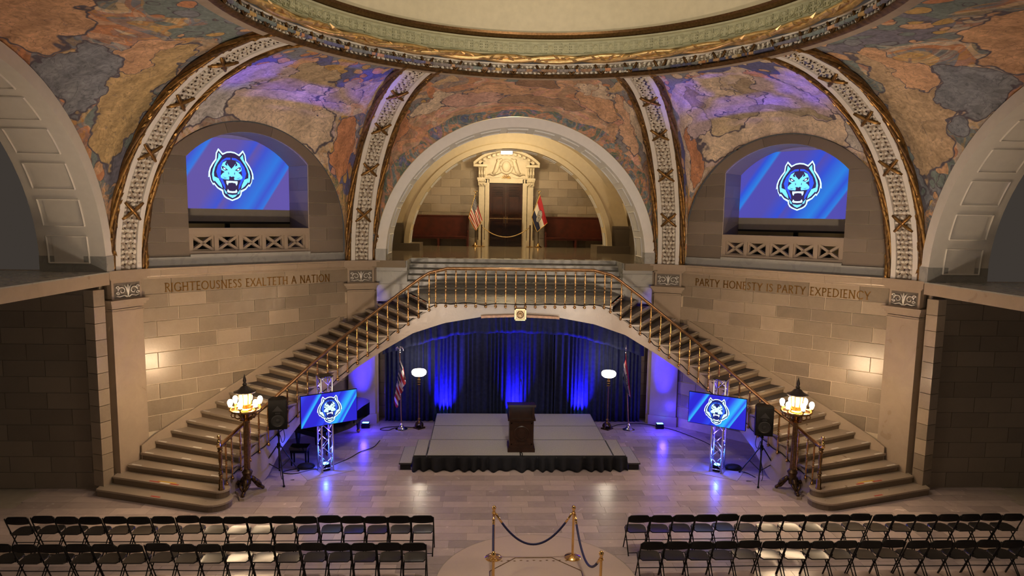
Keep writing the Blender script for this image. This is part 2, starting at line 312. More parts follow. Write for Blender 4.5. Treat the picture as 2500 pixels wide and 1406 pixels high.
# ------------------------------------------------------------------ mesh helpers
def sub(a, b): return (a[0]-b[0], a[1]-b[1], a[2]-b[2])
class MB:
    def __init__(self): self.v = []; self.f = []; self.uv = None
    def add(self, vs, fs):
        o = len(self.v); self.v += [tuple(p) for p in vs]; self.f += [tuple(i+o for i in f) for f in fs]; return self
    def box(self, c, s, ax=None):
        """centre, full size, optional axes (ex, ey) for an oriented box"""
        ex, ey = (Vector(ax[0]), Vector(ax[1])) if ax else (Vector((1, 0, 0)), Vector((0, 1, 0)))
        ez = ex.cross(ey) if ax else Vector((0, 0, 1)); c = Vector(c)
        vs = [c + ex*(x*s[0]/2) + ey*(y*s[1]/2) + ez*(z*s[2]/2) for z in (-1, 1) for y in (-1, 1) for x in (-1, 1)]
        return self.add(vs, [(0, 2, 3, 1), (4, 5, 7, 6), (0, 1, 5, 4), (2, 6, 7, 3), (0, 4, 6, 2), (1, 3, 7, 5)])
    def box2(self, a, b): return self.box([(a[i]+b[i])/2 for i in range(3)], [abs(b[i]-a[i]) for i in range(3)])
    def lathe(self, prof, c=(0, 0, 0), n=16, cap=True, flute=0, twist=0):
        vs = []; m = len(prof)
        for i, (r, z) in enumerate(prof):
            for k in range(n):
                a = 2*pi*k/n + twist*i; rr = r*(1 - (flute if k % 2 else 0))
                vs.append((c[0]+rr*cos(a), c[1]+rr*sin(a), c[2]+z))
        fs = [(i*n+k, i*n+(k+1) % n, (i+1)*n+(k+1) % n, (i+1)*n+k) for i in range(m-1) for k in range(n)]
        if cap: fs += [tuple(reversed(range(n))), tuple(range((m-1)*n, m*n))]
        return self.add(vs, fs)
    def tube(self, path, r, n=8, cap=True, closed=False):
        P = [Vector(p) for p in path]; vs = []; up = Vector((0, 0, 1)); m = len(P); prev = None
        for i, p in enumerate(P):
            d = (P[(i+1) % m if closed else min(i+1, m-1)] - P[(i-1) % m if closed else max(i-1, 0)])
            d = d.normalized() if d.length > 1e-9 else Vector((0, 0, 1))
            if prev is None:
                a = d.cross(up); a = a.normalized() if a.length > 1e-4 else Vector((1, 0, 0))
            else:
                a = prev - d*prev.dot(d); a = a.normalized() if a.length > 1e-6 else prev
            prev = a; b = d.cross(a); rr = r[i] if isinstance(r, (list, tuple)) else r
            vs += [p + a*(rr*cos(2*pi*k/n)) + b*(rr*sin(2*pi*k/n)) for k in range(n)]
        fs = [(i*n+k, i*n+(k+1) % n, ((i+1) % m)*n+(k+1) % n, ((i+1) % m)*n+k) for i in range(m if closed else m-1) for k in range(n)]
        if cap and not closed: fs += [tuple(reversed(range(n))), tuple(range((m-1)*n, m*n))]
        return self.add(vs, fs)
    def prism(self, pts, d):
        """polygon of 3-D points extruded by vector d"""
        n = len(pts); d = Vector(d); P = [Vector(p) for p in pts]
        return self.add(P + [p+d for p in P], [tuple(reversed(range(n))), tuple(range(n, 2*n))] + [(i, (i+1) % n, n+(i+1) % n, n+i) for i in range(n)])
    def grid(self, rows, close=False):
        m, n = len(rows), len(rows[0]); vs = [p for r in rows for p in r]
        return self.add(vs, [(i*n+j, i*n+(j+1) % n, (i+1)*n+(j+1) % n, (i+1)*n+j) for i in range(m-1) for j in range(n if close else n-1)])
    def ball(self, c, r, n=10, m=6, sq=(1, 1, 1)):
        rows = []
        for i in range(m+1):
            t = -pi/2 + pi*i/m; rows.append([(c[0]+sq[0]*r*cos(t)*cos(2*pi*k/n), c[1]+sq[1]*r*cos(t)*sin(2*pi*k/n), c[2]+sq[2]*r*sin(t)) for k in range(n)])
        return self.grid(rows, True)
    def sheet(self, rows, th):
        """a grid given a thickness along its normals (cloth)"""
        m, n = len(rows), len(rows[0]); R = [[Vector(p) for p in r] for r in rows]; back = []
        for i in range(m):
            q = []
            for j in range(n):
                a = R[min(i+1, m-1)][j]-R[max(i-1, 0)][j]; b = R[i][min(j+1, n-1)]-R[i][max(j-1, 0)]
                nn = a.cross(b); nn = nn.normalized() if nn.length > 1e-9 else Vector((0, 1, 0)); q.append(R[i][j]+nn*th)
            back.append(q)
        o = len(self.v); self.grid(R); k = len(self.v); self.grid(back); A = o; B = k
        rim = [(i, 0) for i in range(m)] + [(m-1, j) for j in range(1, n)] + [(i, n-1) for i in range(m-2, -1, -1)] + [(0, j) for j in range(n-2, 0, -1)]
        for (i, j), (p, q) in zip(rim, rim[1:]+rim[:1]): self.f.append((A+i*n+j, A+p*n+q, B+p*n+q, B+i*n+j))
        return self
    def mesh(self, name, recalc=True):
        me = bpy.data.meshes.new(name); me.from_pydata([tuple(p) for p in self.v], [], self.f)
        if recalc:
            b = bmesh.new(); b.from_mesh(me); bmesh.ops.recalc_face_normals(b, faces=b.faces); b.to_mesh(me); b.free()
        me.update(); return me
def wloc(o):
    p = Vector(o.location)
    while o.parent: o = o.parent; p += Vector(o.location)
    return p
def tag(o, label=None, cat=None, group=None, kind=None):
    if label: o['label'] = label
    if cat: o['category'] = cat
    if group: o['group'] = group
    if kind: o['kind'] = kind
    return o
def put(name, mb, mat, parent=None, smooth=False, uv=None, uv2=None, **kw):
    """link a mesh whose vertices are in world coordinates (parents are never rotated); origin at the parent's base"""
    me = mb.mesh(name) if isinstance(mb, MB) else mb
    base = wloc(parent) if parent else None
    if base is None:
        xs = [v.co for v in me.vertices]; base = Vector((sum(v.x for v in xs)/len(xs), sum(v.y for v in xs)/len(xs), min(v.z for v in xs)))
        loc = base
    else: loc = Vector((0, 0, 0))
    me.transform(Matrix.Translation(-base))
    if smooth:
        for p in me.polygons: p.use_smooth = True
        if smooth != True and hasattr(me, 'set_sharp_from_angle'): me.set_sharp_from_angle(angle=radians(smooth))
    o = bpy.data.objects.new(name, me); COL.objects.link(o); o.location = loc
    if mat: me.materials.append(MATS[mat])
    if parent: o.parent = parent
    return tag(o, kw.get('label'), kw.get('cat'), kw.get('group'), kw.get('kind'))
def thing(name, loc, label=None, cat=None, group=None, kind=None):
    o = bpy.data.objects.new(name, None); o.empty_display_size = .1; COL.objects.link(o); o.location = loc
    return tag(o, label, cat, group, kind)
def copy_tree(o, parent=None):
    c = o.copy(); COL.objects.link(c); c.parent = parent
    for ch in [x for x in bpy.data.objects if x.parent == o]: copy_tree(ch, c)
    return c
_unit = {}
def unit_box(mat, bev=.03):
    """shared unit block with softened edges, one mesh per material"""
    k = (mat, bev)
    if k not in _unit:
        b = bmesh.new(); bmesh.ops.create_cube(b, size=1)
        me = bpy.data.meshes.new('block_'+mat); b.to_mesh(me); b.free(); me.materials.append(MATS[mat]); _unit[k] = me
    return _unit[k]
def piece(name, c, s, rz, mat, parent, ry=0):
    o = bpy.data.objects.new(name, unit_box(mat)); COL.objects.link(o)
    o.parent = parent; o.location = Vector(c) - (wloc(parent) if parent else Vector((0, 0, 0))); o.scale = s; o.rotation_euler = (0, ry, rz)
    return o
def lerp(a, b, t): return a + (b-a)*t
def interp(x, tab):
    tab = sorted(tab)
    if x <= tab[0][0]: return tab[0][1]
    for (a, p), (b, q) in zip(tab, tab[1:]):
        if x <= b: return p + (q-p)*(x-a)/(b-a)
    return tab[-1][1]
def catenary(a, b, sag, n=20):
    a, b = Vector(a), Vector(b); return [a.lerp(b, t/n) - Vector((0, 0, sag*4*(t/n)*(1-t/n))) for t in range(n+1)]
def smoothpath(pts, k=6):
    P = [Vector(p) for p in pts]; P = [P[0]*2-P[1]] + P + [P[-1]*2-P[-2]]; out = []
    for i in range(1, len(P)-2):
        for j in range(k):
            t = j/k; a, b, c, d = P[i-1], P[i], P[i+1], P[i+2]
            out.append(.5*((2*b) + (c-a)*t + (2*a-5*b+4*c-d)*t*t + (3*b-a-3*c+d)*t**3))
    out.append(P[-2]); return out
ORD = ['', 'first', 'second', 'third', 'fourth', 'fifth', 'sixth', 'seventh', 'eighth', 'ninth', 'tenth', 'eleventh', 'twelfth', 'thirteenth', 'fourteenth', 'fifteenth', 'sixteenth', 'seventeenth', 'eighteenth', 'nineteenth', 'twentieth']
SIDE = {-1: 'left', 1: 'right'}
R2 = sqrt(.5)
A, B = 4.78, 9.4566          # the far and near corners of the octagon lie at (+-A, B) and (+-B, A)
ZC = 5.20                    # top of the cornice = upper floor
DW = 10.33                   # distance of the oblique brick walls from the centre
def ob(sg, s, d, z):
    """point on an oblique wall: s along it (near -> far), d from the rotunda centre, z up"""
    return (sg*(d*R2 - s*R2), d*R2 + s*R2, z)

# ================================================================== SETTING
# ---- floor: stone pavers, the nearest ones single, the rest joined
def build_floor():
    fl = put('floor', MB().box2((-14, -3.0, -.25), (14, 10.6, -.008)), 'mortar_dark', kind='structure', label='polished pinkish grey stone paver floor of the rotunda')
    rnd = random.Random(3); tiles = []
    y = -2.9; row = 0
    while y < 10.4:
        x = -11.2 + rnd.uniform(-.6, 0)
        while x < 11.2:
            ln = rnd.choice((.62, .78, .92, .98, 1.05)); tiles.append((x+ln/2, y+.161, ln)); x += ln
        y += .322; row += 1
    vis = [t for t in tiles if t[1] > .3 and abs(t[0]) < 6.6 and not (abs(t[0]) < 2.7 and t[1] > 5.7) and hypot(t[0], t[1]) > 1.75]
    vis.sort(key=lambda t: hypot(t[0]+1.06, t[1]+11.7)); near = set(vis[:300]); rest = MB()
    for t in tiles:
        if t in near: piece('tile', (t[0], t[1], -.01), (t[2]-.006, .316, .02), 0, 'floor_tile', fl)
        else:
            x0, x1, y0, y1 = t[0]-t[2]/2+.003, t[0]+t[2]/2-.003, t[1]-.158, t[1]+.158
            rest.box2((x0, y0, -.02), (x1, y1, 0))
    put('paver_field', rest, 'floor_tile', fl, kind='stuff')
    n = 72; d = MB(); ring = [(1.84*cos(2*pi*k/n), 1.84*sin(2*pi*k/n), .0005) for k in range(n)]; d.prism(ring, (0, 0, .003)); put('medallion_disc', d, 'floor_pale', fl)
    r = MB(); r.grid([[(q*cos(2*pi*k/n), q*sin(2*pi*k/n), .0045) for k in range(n)] for q in (1.835, 1.85)], True); put('medallion_joint', r, 'mortar_dark', fl)
    s = MB()
    for k in range(8):
        a0, a1 = pi/8+k*pi/4, pi/8+(k+1)*pi/4; q = .86/cos(pi/8)
        p0, p1 = Vector((q*cos(a0), q*sin(a0), .005)), Vector((q*cos(a1), q*sin(a1), .005)); s.tube([p0, p1], .009, 4)
    put('inlay_line', s, 'bronze', fl)
    for k in range(11):
        x = (k-5)*.125; m = MB(); yb = .74+.02*(k % 2)
        m.prism([(x-.03, yb, .004), (x, yb-.018, .004), (x+.03, yb, .004), (x, yb+.018, .004)], (0, 0, .002)); put('inlay_diamond', m, 'bronze', fl)
build_floor()

# ---- oblique brick walls with their lunettes
ZL = [.28, .68, 1.08, 1.48, 1.88, 2.28, 2.68, 3.08, 3.47, 3.87, 4.21, 4.55]
LR, LZ = 2.86, 6.12                       # lunette: radius and centre height
OH, OS, OR_, OZ = 1.71, 7.97, 2.32, 6.40   # opening: half width, spring height, arch radius, arch centre height
def arc(r, zc, s0, s1, n=16):
    a0, a1 = math.acos(max(-1, min(1, s0/r))), math.acos(max(-1, min(1, s1/r)))
    return [(r*cos(lerp(a0, a1, k/n)), zc + r*sin(lerp(a0, a1, k/n))) for k in range(n+1)]
def clip(poly, ax, lim, keep_less):
    out = []
    for (p, q) in zip(poly, poly[1:]+poly[:1]):
        ip = (p[ax] <= lim) == keep_less or p[ax] == lim; iq = (q[ax] <= lim) == keep_less or q[ax] == lim
        if ip: out.append(p)
        if ip != iq:
            t = (lim-p[ax])/(q[ax]-p[ax]); out.append((p[0]+(q[0]-p[0])*t, p[1]+(q[1]-p[1])*t))
    return out
def wall_piece(name, sg, poly, d0, d1, mat, parent):
    """polygon (s, z) on an oblique wall, from depth d0 back to d1"""
    pts = [Vector(ob(sg, s, d0, z)) for s, z in poly]; back = Vector(ob(sg, 0, d1, 0)) - Vector(ob(sg, 0, d0, 0))
    return put(name, MB().prism(pts, back), mat, parent)
for sg in (-1, 1):
    rz = radians(45 if sg < 0 else 135)
    wl = put('wall_'+SIDE[sg], MB().prism([ob(sg, s, DW+.02, z) for s, z in ((-3.5, 0), (3.4, 0), (3.4, 5.0), (-3.5, 5.0))], Vector(ob(sg, 0, .25, 0))), 'mortar', kind='structure',
             label=f'oblique {SIDE[sg]} wall of tan limestone blocks beside the {SIDE[sg]} stairs')
    rnd = random.Random(11)
    for i, (z0, z1) in enumerate(zip(ZL, ZL[1:])):
        s = -3.0; ends = []
        off = (.42, .98)[i % 2] if i != 10 else .74
        ends = [-3.0, -3.0+off*.98]
        while ends[-1] < 2.95: ends.append(ends[-1]+.98 + rnd.uniform(-.06, .06))
        if i in (4, 7, 9): ends.insert(-1, (ends[-1]+ends[-2])/2)
        for a, b in zip(ends, ends[1:]):
            b = min(b, 2.98)
            if b-a < .1: continue
            zs = 1.4 + (b+1.6)*.4487
            if z1 < zs-.1 and b < .2: continue
            piece('brick', ob(sg, (a+b)/2, DW+.015, (z0+z1)/2), (b-a-.022, .04, z1-z0-.022), rz, 'brick', wl)
    for a, b in ((-2.95, -2.2), (-2.2, -.9), (-.9, .9), (.9, 2.05), (2.05, 2.95)):
        piece('frieze_block', ob(sg, (a+b)/2, DW+.012, 4.745), (b-a-.01, .045, .385), rz, 'pale_stone' if False else 'brick', wl)
    # lunette above the cornice
    outer = [(LR, 5.2)] + arc(LR, LZ, LR, -LR, 40) + [(-LR, 5.2)]
    inner = [(-OH, 5.2), (-OH, OS)] + arc(OR_, OZ, -OH, OH, 20)[0:] + [(OH, 5.2)]
    poly = outer + inner
    wall_piece('lunette_bed', sg, poly, DW+.012, DW+.03, 'mortar', wl)
    wall_piece('lunette_core', sg, poly, DW+.03, 11.42, 'brick_shaded', wl)
    rows = [5.45 + .362*i for i in range(7)] + [OS]
    circ = outer
    for i, (z0, z1) in enumerate(zip(rows, rows[1:])):
        for side in (-1, 1):
            zo = max(z1, LZ); smax = sqrt(max(0, LR**2 - (z0-LZ)**2)) if z0 > LZ else LR
            smax1 = sqrt(max(0, LR**2 - (z1-LZ)**2)) if z1 > LZ else LR
            joints = [OH, OH+(.58 if i % 2 else 10)] ; joints = [j for j in joints if j < smax-.15] + [99]
            for a, b in zip(joints, joints[1:]):
                lo = a+.006; g = .007
                if b > 50: pl = [(lo, z0+g), (smax-.004, z0+g), (smax1-.004, z1-g), (lo, z1-g)]
                else: pl = [(lo, z0+g), (b-.006, z0+g), (min(b-.006, smax1), z1-g), (lo, z1-g)]
                wall_piece('brick', sg, [(side*s, z) for s, z in pl], DW-.008, DW+.014, 'brick_shaded', wl)
    # voussoirs of the opening
    cuts = [-1.71, -.62, .58, 1.71]
    def rad(s, k):
        a = atan2(sqrt(max(0, OR_**2-s*s)), s); return a
    for k in range(3):
        s0, s1 = cuts[k], cuts[k+1]; a0, a1 = rad(s0, 0), rad(s1, 0); inn = []; out = []
        for t in range(9):
            a = lerp(a0, a1, .004 + .992*t/8); inn.append((OR_*cos(a), OZ+OR_*sin(a)))
            # radial ray from (0, OZ) to the lunette circle centred (0, LZ)
            h = OZ-LZ; bq = h*sin(a); rr = -bq + sqrt(bq*bq - h*h + (LR-.004)**2); out.append((rr*cos(a), OZ+rr*sin(a)))
        pl = inn + out[::-1]
        if k == 0: pl = inn + out[::-1] + [(-sqrt(LR**2-(OS-LZ)**2)+.01, OS+.006), (-OH-.004, OS+.006)]
        if k == 2: pl = inn + [(OH+.004, OS+.006), (sqrt(LR**2-(OS-LZ)**2)-.01, OS+.006)] + out[::-1]
        wall_piece('voussoir', sg, pl, DW-.012, DW+.014, 'brick_shaded', wl)
    for side in (-1, 1):
        piece('plinth_block', ob(sg, side*(LR+OH)/2, DW-.02, 5.32), (LR-OH, .07, .25), rz, 'mortar_dark' if False else 'grey_stone', wl)
    for i, (z0, z1) in enumerate(zip(rows, rows[1:])):                         # far jamb of the opening
        js = [10.36, 10.9, 11.40] if i % 2 else [10.36, 11.40]
        for a, b in zip(js, js[1:]):
            piece('brick', ob(sg, OH+.004, (a+b)/2, (z0+z1)/2), (.02, b-a-.012, z1-z0-.012), rz, 'brick_shaded', wl)
    # cornice
    cn = thing(f'trim_{1 if sg < 0 else 2}', ob(sg, 0, 10.1, 4.9), f'pale stone cornice above the gilt inscription on the {SIDE[sg]} wall', kind='structure')
    prof = [(DW+.2, 4.93), (10.24, 4.93), (10.235, 4.965), (10.19, 4.985), (10.18, 5.01), (10.145, 5.02), (10.14, 5.145), (10.10, 5.16), (10.09, 5.2), (DW+.2, 5.2)]
    cs = [-3.1, -2.5, -1.35, -.1, 1.2, 2.2, 3.1]
    for a, b in zip(cs, cs[1:]):
        put('cornice_block', MB().prism([ob(sg, a+.002, d, z) for d, z in prof], Vector(ob(sg, b-a-.004, 0, 0))), 'pale_stone', cn)
    # return wall beyond the near corner
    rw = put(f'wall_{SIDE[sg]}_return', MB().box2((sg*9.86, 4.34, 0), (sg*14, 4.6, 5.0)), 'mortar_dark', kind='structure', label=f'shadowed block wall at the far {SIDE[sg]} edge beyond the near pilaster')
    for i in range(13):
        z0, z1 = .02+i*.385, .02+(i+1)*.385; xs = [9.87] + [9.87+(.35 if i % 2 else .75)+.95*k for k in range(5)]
        for a, b in zip(xs, xs[1:]): piece('brick', (sg*(a+b)/2, 4.335, (z0+z1)/2), (b-a-.014, .03, z1-z0-.014), 0, 'brick_shaded', rw)
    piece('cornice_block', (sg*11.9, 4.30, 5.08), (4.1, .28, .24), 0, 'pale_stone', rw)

# ---- corner pilasters
def relief(mb, c, t, n, w, h):
    c, t, n = Vector(c), Vector(t), Vector(n); z = Vector((0, 0, 1))
    for sd in (-1, 1):
        for k, (cx, cz, r0) in enumerate(((.24, .0, .13), (.40, .22, .06), (.40, -.2, .055))):
            pts = []
            for i in range(15):
                a = i/14*4.2*pi/2 + (0 if sd > 0 else 0); r = r0*(1-.72*i/14)
                pts.append(c + t*(sd*(cx*w + r*cos(a)*w*1.25)) + z*((cz*.9)*h + r*sin(a)*h*2.1) - n*.02)
            mb.tube(pts, [.017*(1-.4*i/14) for i in range(15)], 6)
        mb.tube([c + t*(sd*w*x) + z*(h*y) - n*.02 for x, y in ((.03, -.42), (.15, -.3), (.33, -.38), (.46, -.32))], [.02, .016, .014, .008], 6)
        mb.tube([c + t*(sd*w*x) + z*(h*y) - n*.02 for x, y in ((.02, -.2), (.05, .15), (.14, .38))], [.012, .024, .008], 6)
    mb.tube([c + z*(h*y) - n*.024 for y in (-.44, -.1, .3, .42)], [.012, .03, .024, .008], 7)
def pilaster(idx, sg, far):
    q = pi/8
    n = Vector((sg*sin(q), cos(q), 0)) if far else Vector((sg*cos(q), sin(q), 0))
    t = Vector((sg*cos(q), -sin(q), 0)) if far else Vector((sg*sin(q), -cos(q), 0))
    v = Vector((sg*A, B, 0)) if far else Vector((sg*B, A, 0))
    pos = 'far' if far else 'near'
    o = thing(f'trim_{idx}', v, f'tall pale stone pilaster at the {pos} {SIDE[sg]} corner under a carved block', kind='structure')
    def blk(name, hw, z0, z1, front, mat, depth=.62):
        c = v + n*((depth)/2 - front); put(name, MB().box(c + Vector((0, 0, (z0+z1)/2)), (2*hw, depth, z1-z0), (t, n)), mat, o)
    blk('shaft', .42, 0, 4.28, .0, 'pale_stone'); blk('shaft_backing', .56 if far else .41, 0, 4.93, -.14, 'pale_stone', .7); blk('base_block', .45, 0, .32, .03, 'pale_stone')
    if not far:
        for i in range(12):                                               # block-built return beside the near pilaster
            c = v + t*.70 + n*.20; put('return_block', MB().box(c + Vector((0, 0, .35+.385*i)), (.28, .3, .372), (t, n)), 'brick', o)
    for z0, z1, hw, fr in ((4.20, 4.235, .44, .02), (4.30, 4.36, .44, .02), (4.36, 4.42, .475, .055), (4.42, 4.47, .52, .10), (4.47, 4.50, .535, .115)): blk('capital_moulding', hw, z0, z1, fr, 'pale_stone')
    blk('carved_block', .41, 4.50, 4.93, .0, 'pale_stone')
    for z0, z1, hw, fr in ((4.93, 4.97, .44, .04), (4.97, 5.01, .50, .09), (5.01, 5.15, .56, .14), (5.15, 5.2, .60, .18)): blk('entablature', hw, z0, z1, fr, 'pale_stone')
    put('relief_bed', MB().box(v + Vector((0, 0, 4.71)) - n*.0, (.70, .012, .36), (t, n)), 'relief_bed', o)
    m = MB(); relief(m, v + Vector((0, 0, 4.71)) - n*.005, t, n, .34*2*.98, .36); put('scroll_relief', m, 'relief_silver', o, smooth=True)
k = 3
for sg in (-1, 1):
    for far in (True, False): pilaster(k, sg, far); k += 1

# ---- vault: painted panels between the ribs
RT, ZT, R0 = 5.36, 10.09, hypot(A, B)
def mural(name, bottom, az0, az1, mat, label, zmix=.45):
    dist = [0]
    for p, q in zip(bottom, bottom[1:]): dist.append(dist[-1] + (Vector(p)-Vector(q)).length)
    tot = dist[-1]; rows = []; uvm = []; uvf = []; NA = 22
    for i in range(NA+1):
        al = (pi/2)*i/NA; r = []
        for p, dd in zip(bottom, dist):
            f = dd/tot; az = lerp(az0, az1, f); T = (RT*sin(az), RT*cos(az), ZT); h = 1-cos(al)
            r.append((p[0]+(T[0]-p[0])*h, p[1]+(T[1]-p[1])*h, p[2]+(T[2]-p[2])*sin(al)))
        rows.append(r)
    mb = MB(); mb.sheet(rows, .05)
    ln = []
    for i in range(NA+1):
        for j in range(len(bottom)):
            prev = ln[(i-1)*len(bottom)+j] if i else 0
            ln.append(prev + ((Vector(rows[i][j])-Vector(rows[i-1][j])).length if i else 0))
    for rep in range(2):
        for i in range(NA+1):
            for j in range(len(bottom)):
                f = dist[j]/tot; width = lerp(tot*.55, 5.0, i/NA)
                uvm.append(((f-.5)*width*1.25, ln[i*len(bottom)+j]*.8 + bottom[j][2]*.75)); uvf.append((f, lerp(i/NA, min(1, max(0, (rows[i][j][2]-6.0)/4.1)), zmix)))
    me = mb.mesh(name, recalc=False)
    for nm, data in (('UVMap', uvm), ('frac', uvf)):
        ul = me.uv_layers.new(name=nm)
        for lp in me.loops: ul.data[lp.index].uv = data[lp.vertex_index]
    return put(name, me, mat, None, smooth=True, label=label, cat='mural')
def oblique_bottom(sg):
    pts = [ob(sg, -3.31, 10.07, 5.2), ob(sg, -3.1, 10.18, 5.2), ob(sg, -2.89, 10.29, 5.2)] + [ob(sg, -2.89, 10.3, z) for z in (5.5, 5.8)]
    pts += [ob(sg, s, 10.3, z) for s, z in arc(2.89, LZ, -2.89, 2.89, 44)]
    pts += [ob(sg, 2.89, 10.3, z) for z in (5.8, 5.5)] + [ob(sg, 2.89, 10.29, 5.2), ob(sg, 3.1, 10.18, 5.2), ob(sg, 3.31, 10.07, 5.2)]
    return pts
AZ = atan2(A, B)
mural('mural', oblique_bottom(-1), -(pi/2-AZ), -AZ, 'mural_left', 'painted vault mural with pale robed shapes above the left lunette and its screen')
mural('mural', oblique_bottom(1), pi/2-AZ, AZ, 'mural_right', 'painted vault mural with pale robed shapes above the right lunette and its screen')
AR, AZc, AY = 4.33, 5.27, 9.53
def main_bottom(rot):
    pts = [(-A, B, 5.2), (-4.55, 9.5, 5.2), (-AR-.02, AY, 5.2)] + [(s, AY, z) for s, z in arc(AR+.02, AZc, -AR-.02, AR+.02, 50)] + [(AR+.02, AY, 5.2), (4.55, 9.5, 5.2), (A, B, 5.2)]
    c, s_ = cos(rot), sin(rot); return [(x*c + y*s_, -x*s_ + y*c, z) for x, y, z in pts]
mural('mural', main_bottom(0), -AZ, AZ, 'mural_centre', 'painted vault mural of earthy figures and dark foliage above the central white arch', 0.0)
mural('mural', main_bottom(-pi/2), -pi/2-AZ, -pi/2+AZ, 'mural_side', 'painted vault mural in orange and slate blue at the far left edge')
mural('mural', main_bottom(pi/2), pi/2-AZ, pi/2+AZ, 'mural_side', 'painted vault mural in orange and slate blue at the far right edge')

# ---- ribs
def holes(mb, frame, length, wid, step, rnd, size=.022):
    """dark pierced gaps between the leaves of a band"""
    l = step; row = 0
    while l < length:
        n = 3 if row % 2 else 2
        for c_ in range(n):
            wpos = ((c_+.5)/n-.5)*wid*.9 + rnd.uniform(-.02, .02); p, a, c, o = frame(l + rnd.uniform(-.015, .015), wpos); ang = rnd.uniform(0, 3); k1 = size*rnd.uniform(.9, 1.7); k2 = size*rnd.uniform(.6, 1.0)
            ring = [p + (a*cos(ang)+c*sin(ang))*(k1*cos(q*pi/3)) + (c*cos(ang)-a*sin(ang))*(k2*sin(q*pi/3)) + o*.052 for q in range(6)]; mb.add(ring + [p + o*.02], [(q, (q+1) % 6, 6) for q in range(6)] + [tuple(range(6))])
        l += step; row += 1
def flowers(mb, frame, length, wid, step, rnd, size=.055):
    """rows of raised leaves and blossoms on a band; frame(l, w) -> point, along, across, out"""
    l = step/2; row = 0
    while l < length:
        ncol = 4 if row % 2 else 3
        for cidx in range(ncol):
            wpos = ((cidx+.5)/ncol-.5)*wid; p, a, c, o = frame(l + rnd.uniform(-.012, .012), wpos + rnd.uniform(-.012, .012)); r = size*rnd.uniform(.85, 1.25)
            ang = rnd.uniform(0, pi); d1 = a*cos(ang)+c*sin(ang); d2 = c*cos(ang)-a*sin(ang)
            ring = [p + d1*(r*1.15*cos(q*pi/3)) + d2*(r*.85*sin(q*pi/3)) + o*.002 for q in range(6)]; mid = [p + d1*(r*.7*cos(q*pi/3)) + d2*(r*.5*sin(q*pi/3)) + o*(r*.75) for q in range(6)]
            mb.add(ring + mid, [(q, (q+1) % 6, 6+(q+1) % 6, 6+q) for q in range(6)] + [tuple(range(6, 12))])
        l += step; row += 1
def rib(idx, sg, far, label):
    az = AZ if far else pi/2-AZ; rd = Vector((sg*sin(az), cos(az), 0)); tn = Vector((cos(az)*sg, -sin(az), 0)); zz = Vector((0, 0, 1)); base = rd*R0 + zz*ZC
    NN = 60; pts = []
    for i in range(NN+1):
        al = (pi/2)*i/NN*.985; pts.append((R0+(RT-R0)*(1-cos(al))-.03, ZC+(ZT-ZC)*sin(al)))
    acc = [0]
    for p, q in zip(pts, pts[1:]): acc.append(acc[-1]+hypot(p[0]-q[0], p[1]-q[1]))
    TL = acc[-1]
    def at(l):
        l = max(0, min(TL-1e-6, l)); i = next(i for i in range(NN) if acc[i+1] >= l); f = (l-acc[i])/(acc[i+1]-acc[i]); p, q = pts[i], pts[i+1]
        al = Vector((q[0]-p[0], q[1]-p[1])).normalized(); pos = rd*lerp(p[0], q[0], f) + zz*lerp(p[1], q[1], f); along = rd*al.x + zz*al.y; out = (-rd*al.y + zz*al.x); out = out if out.dot(-rd) > 0 or out.z < 0 else -out
        return pos, along, out
    o = thing(f'trim_{idx}', base, label, kind='structure')
    def strip(name, w0, w1, o0, o1, mat, n=48):
        rows = [[], [], [], []]; mb = MB(); sec = []
        for i in range(n+1):
            p, a, ou = at(TL*i/n); sec.append([p+tn*w0+ou*o0, p+tn*w1+ou*o0, p+tn*w1+ou*o1, p+tn*w0+ou*o1])
        mb.grid(sec, True); mb.f += [(0, 1, 2, 3), tuple(len(mb.v)-4+q for q in (3, 2, 1, 0))]; put(name, mb, mat, o)
    strip('white_rail', -.33, -.21, -.04, .085, 'white_plaster'); strip('white_rail', .21, .33, -.04, .085, 'white_plaster'); strip('band_bed', -.22, .22, -.06, .03, 'lattice_shade')
    fm = MB()
    def frame(l, w): p, a, ou = at(l); return p + tn*w + ou*.03, a, tn, ou
    flowers(fm, frame, TL, .42, .125, random.Random(idx), .056); put('flower_lattice', fm, 'lattice_white', o, kind='stuff')
    hm = MB(); holes(hm, frame, TL, .42, .125, random.Random(idx+50)); put('pierced_gaps', hm, 'lattice_dark', o, kind='stuff')
    for i in range(6):
        l0 = 1.42 + i*1.5
        if l0 > TL-.5: break
        m = MB()
        for sd in (-1, 1):
            path = []
            for k2 in range(7):
                f = k2/6; p, a, ou = at(l0 + (f-.5)*.42); path.append(p + tn*(sd*(f-.5)*.46) + ou*(.085+.03*sin(f*pi)))
            m.tube(path, [.03, .042, .045, .038, .045, .042, .03], 6)
        put('ribbon_cross', m, 'old_gold', o, smooth=True)
    for sd in (-1, 1):
        for k2 in range(3):
            path = []
            for i in range(49):
                p, a, ou = at(TL*i/48); th = k2*2*pi/3 + i*.35; path.append(p + tn*(sd*.42 + .045*cos(th)) + ou*(.05+.045*sin(th)))
            put('garland_strand', MB().tube(path, .05, 6), 'old_gold' if k2 else 'dark_gold', o, smooth=True)
        lv = MB(); rr = random.Random(idx*7+sd)
        for i in range(46):
            p, a, ou = at(TL*(i+.5)/46); c = p + tn*(sd*(.42+rr.uniform(-.06, .06))) + ou*.11; d = (a + tn*rr.uniform(-.6, .6)).normalized(); e = d.cross(ou)
            lv.add([c-d*.11, c+e*.035, c+d*.11, c-e*.035, c+ou*.035], [(0, 1, 4), (1, 2, 4), (2, 3, 4), (3, 0, 4), (0, 3, 2, 1)])
        put('garland_leaves', lv, 'old_gold', o, kind='stuff')
rib(7, -1, True, 'gilt edged white flower rib left of the central arch')
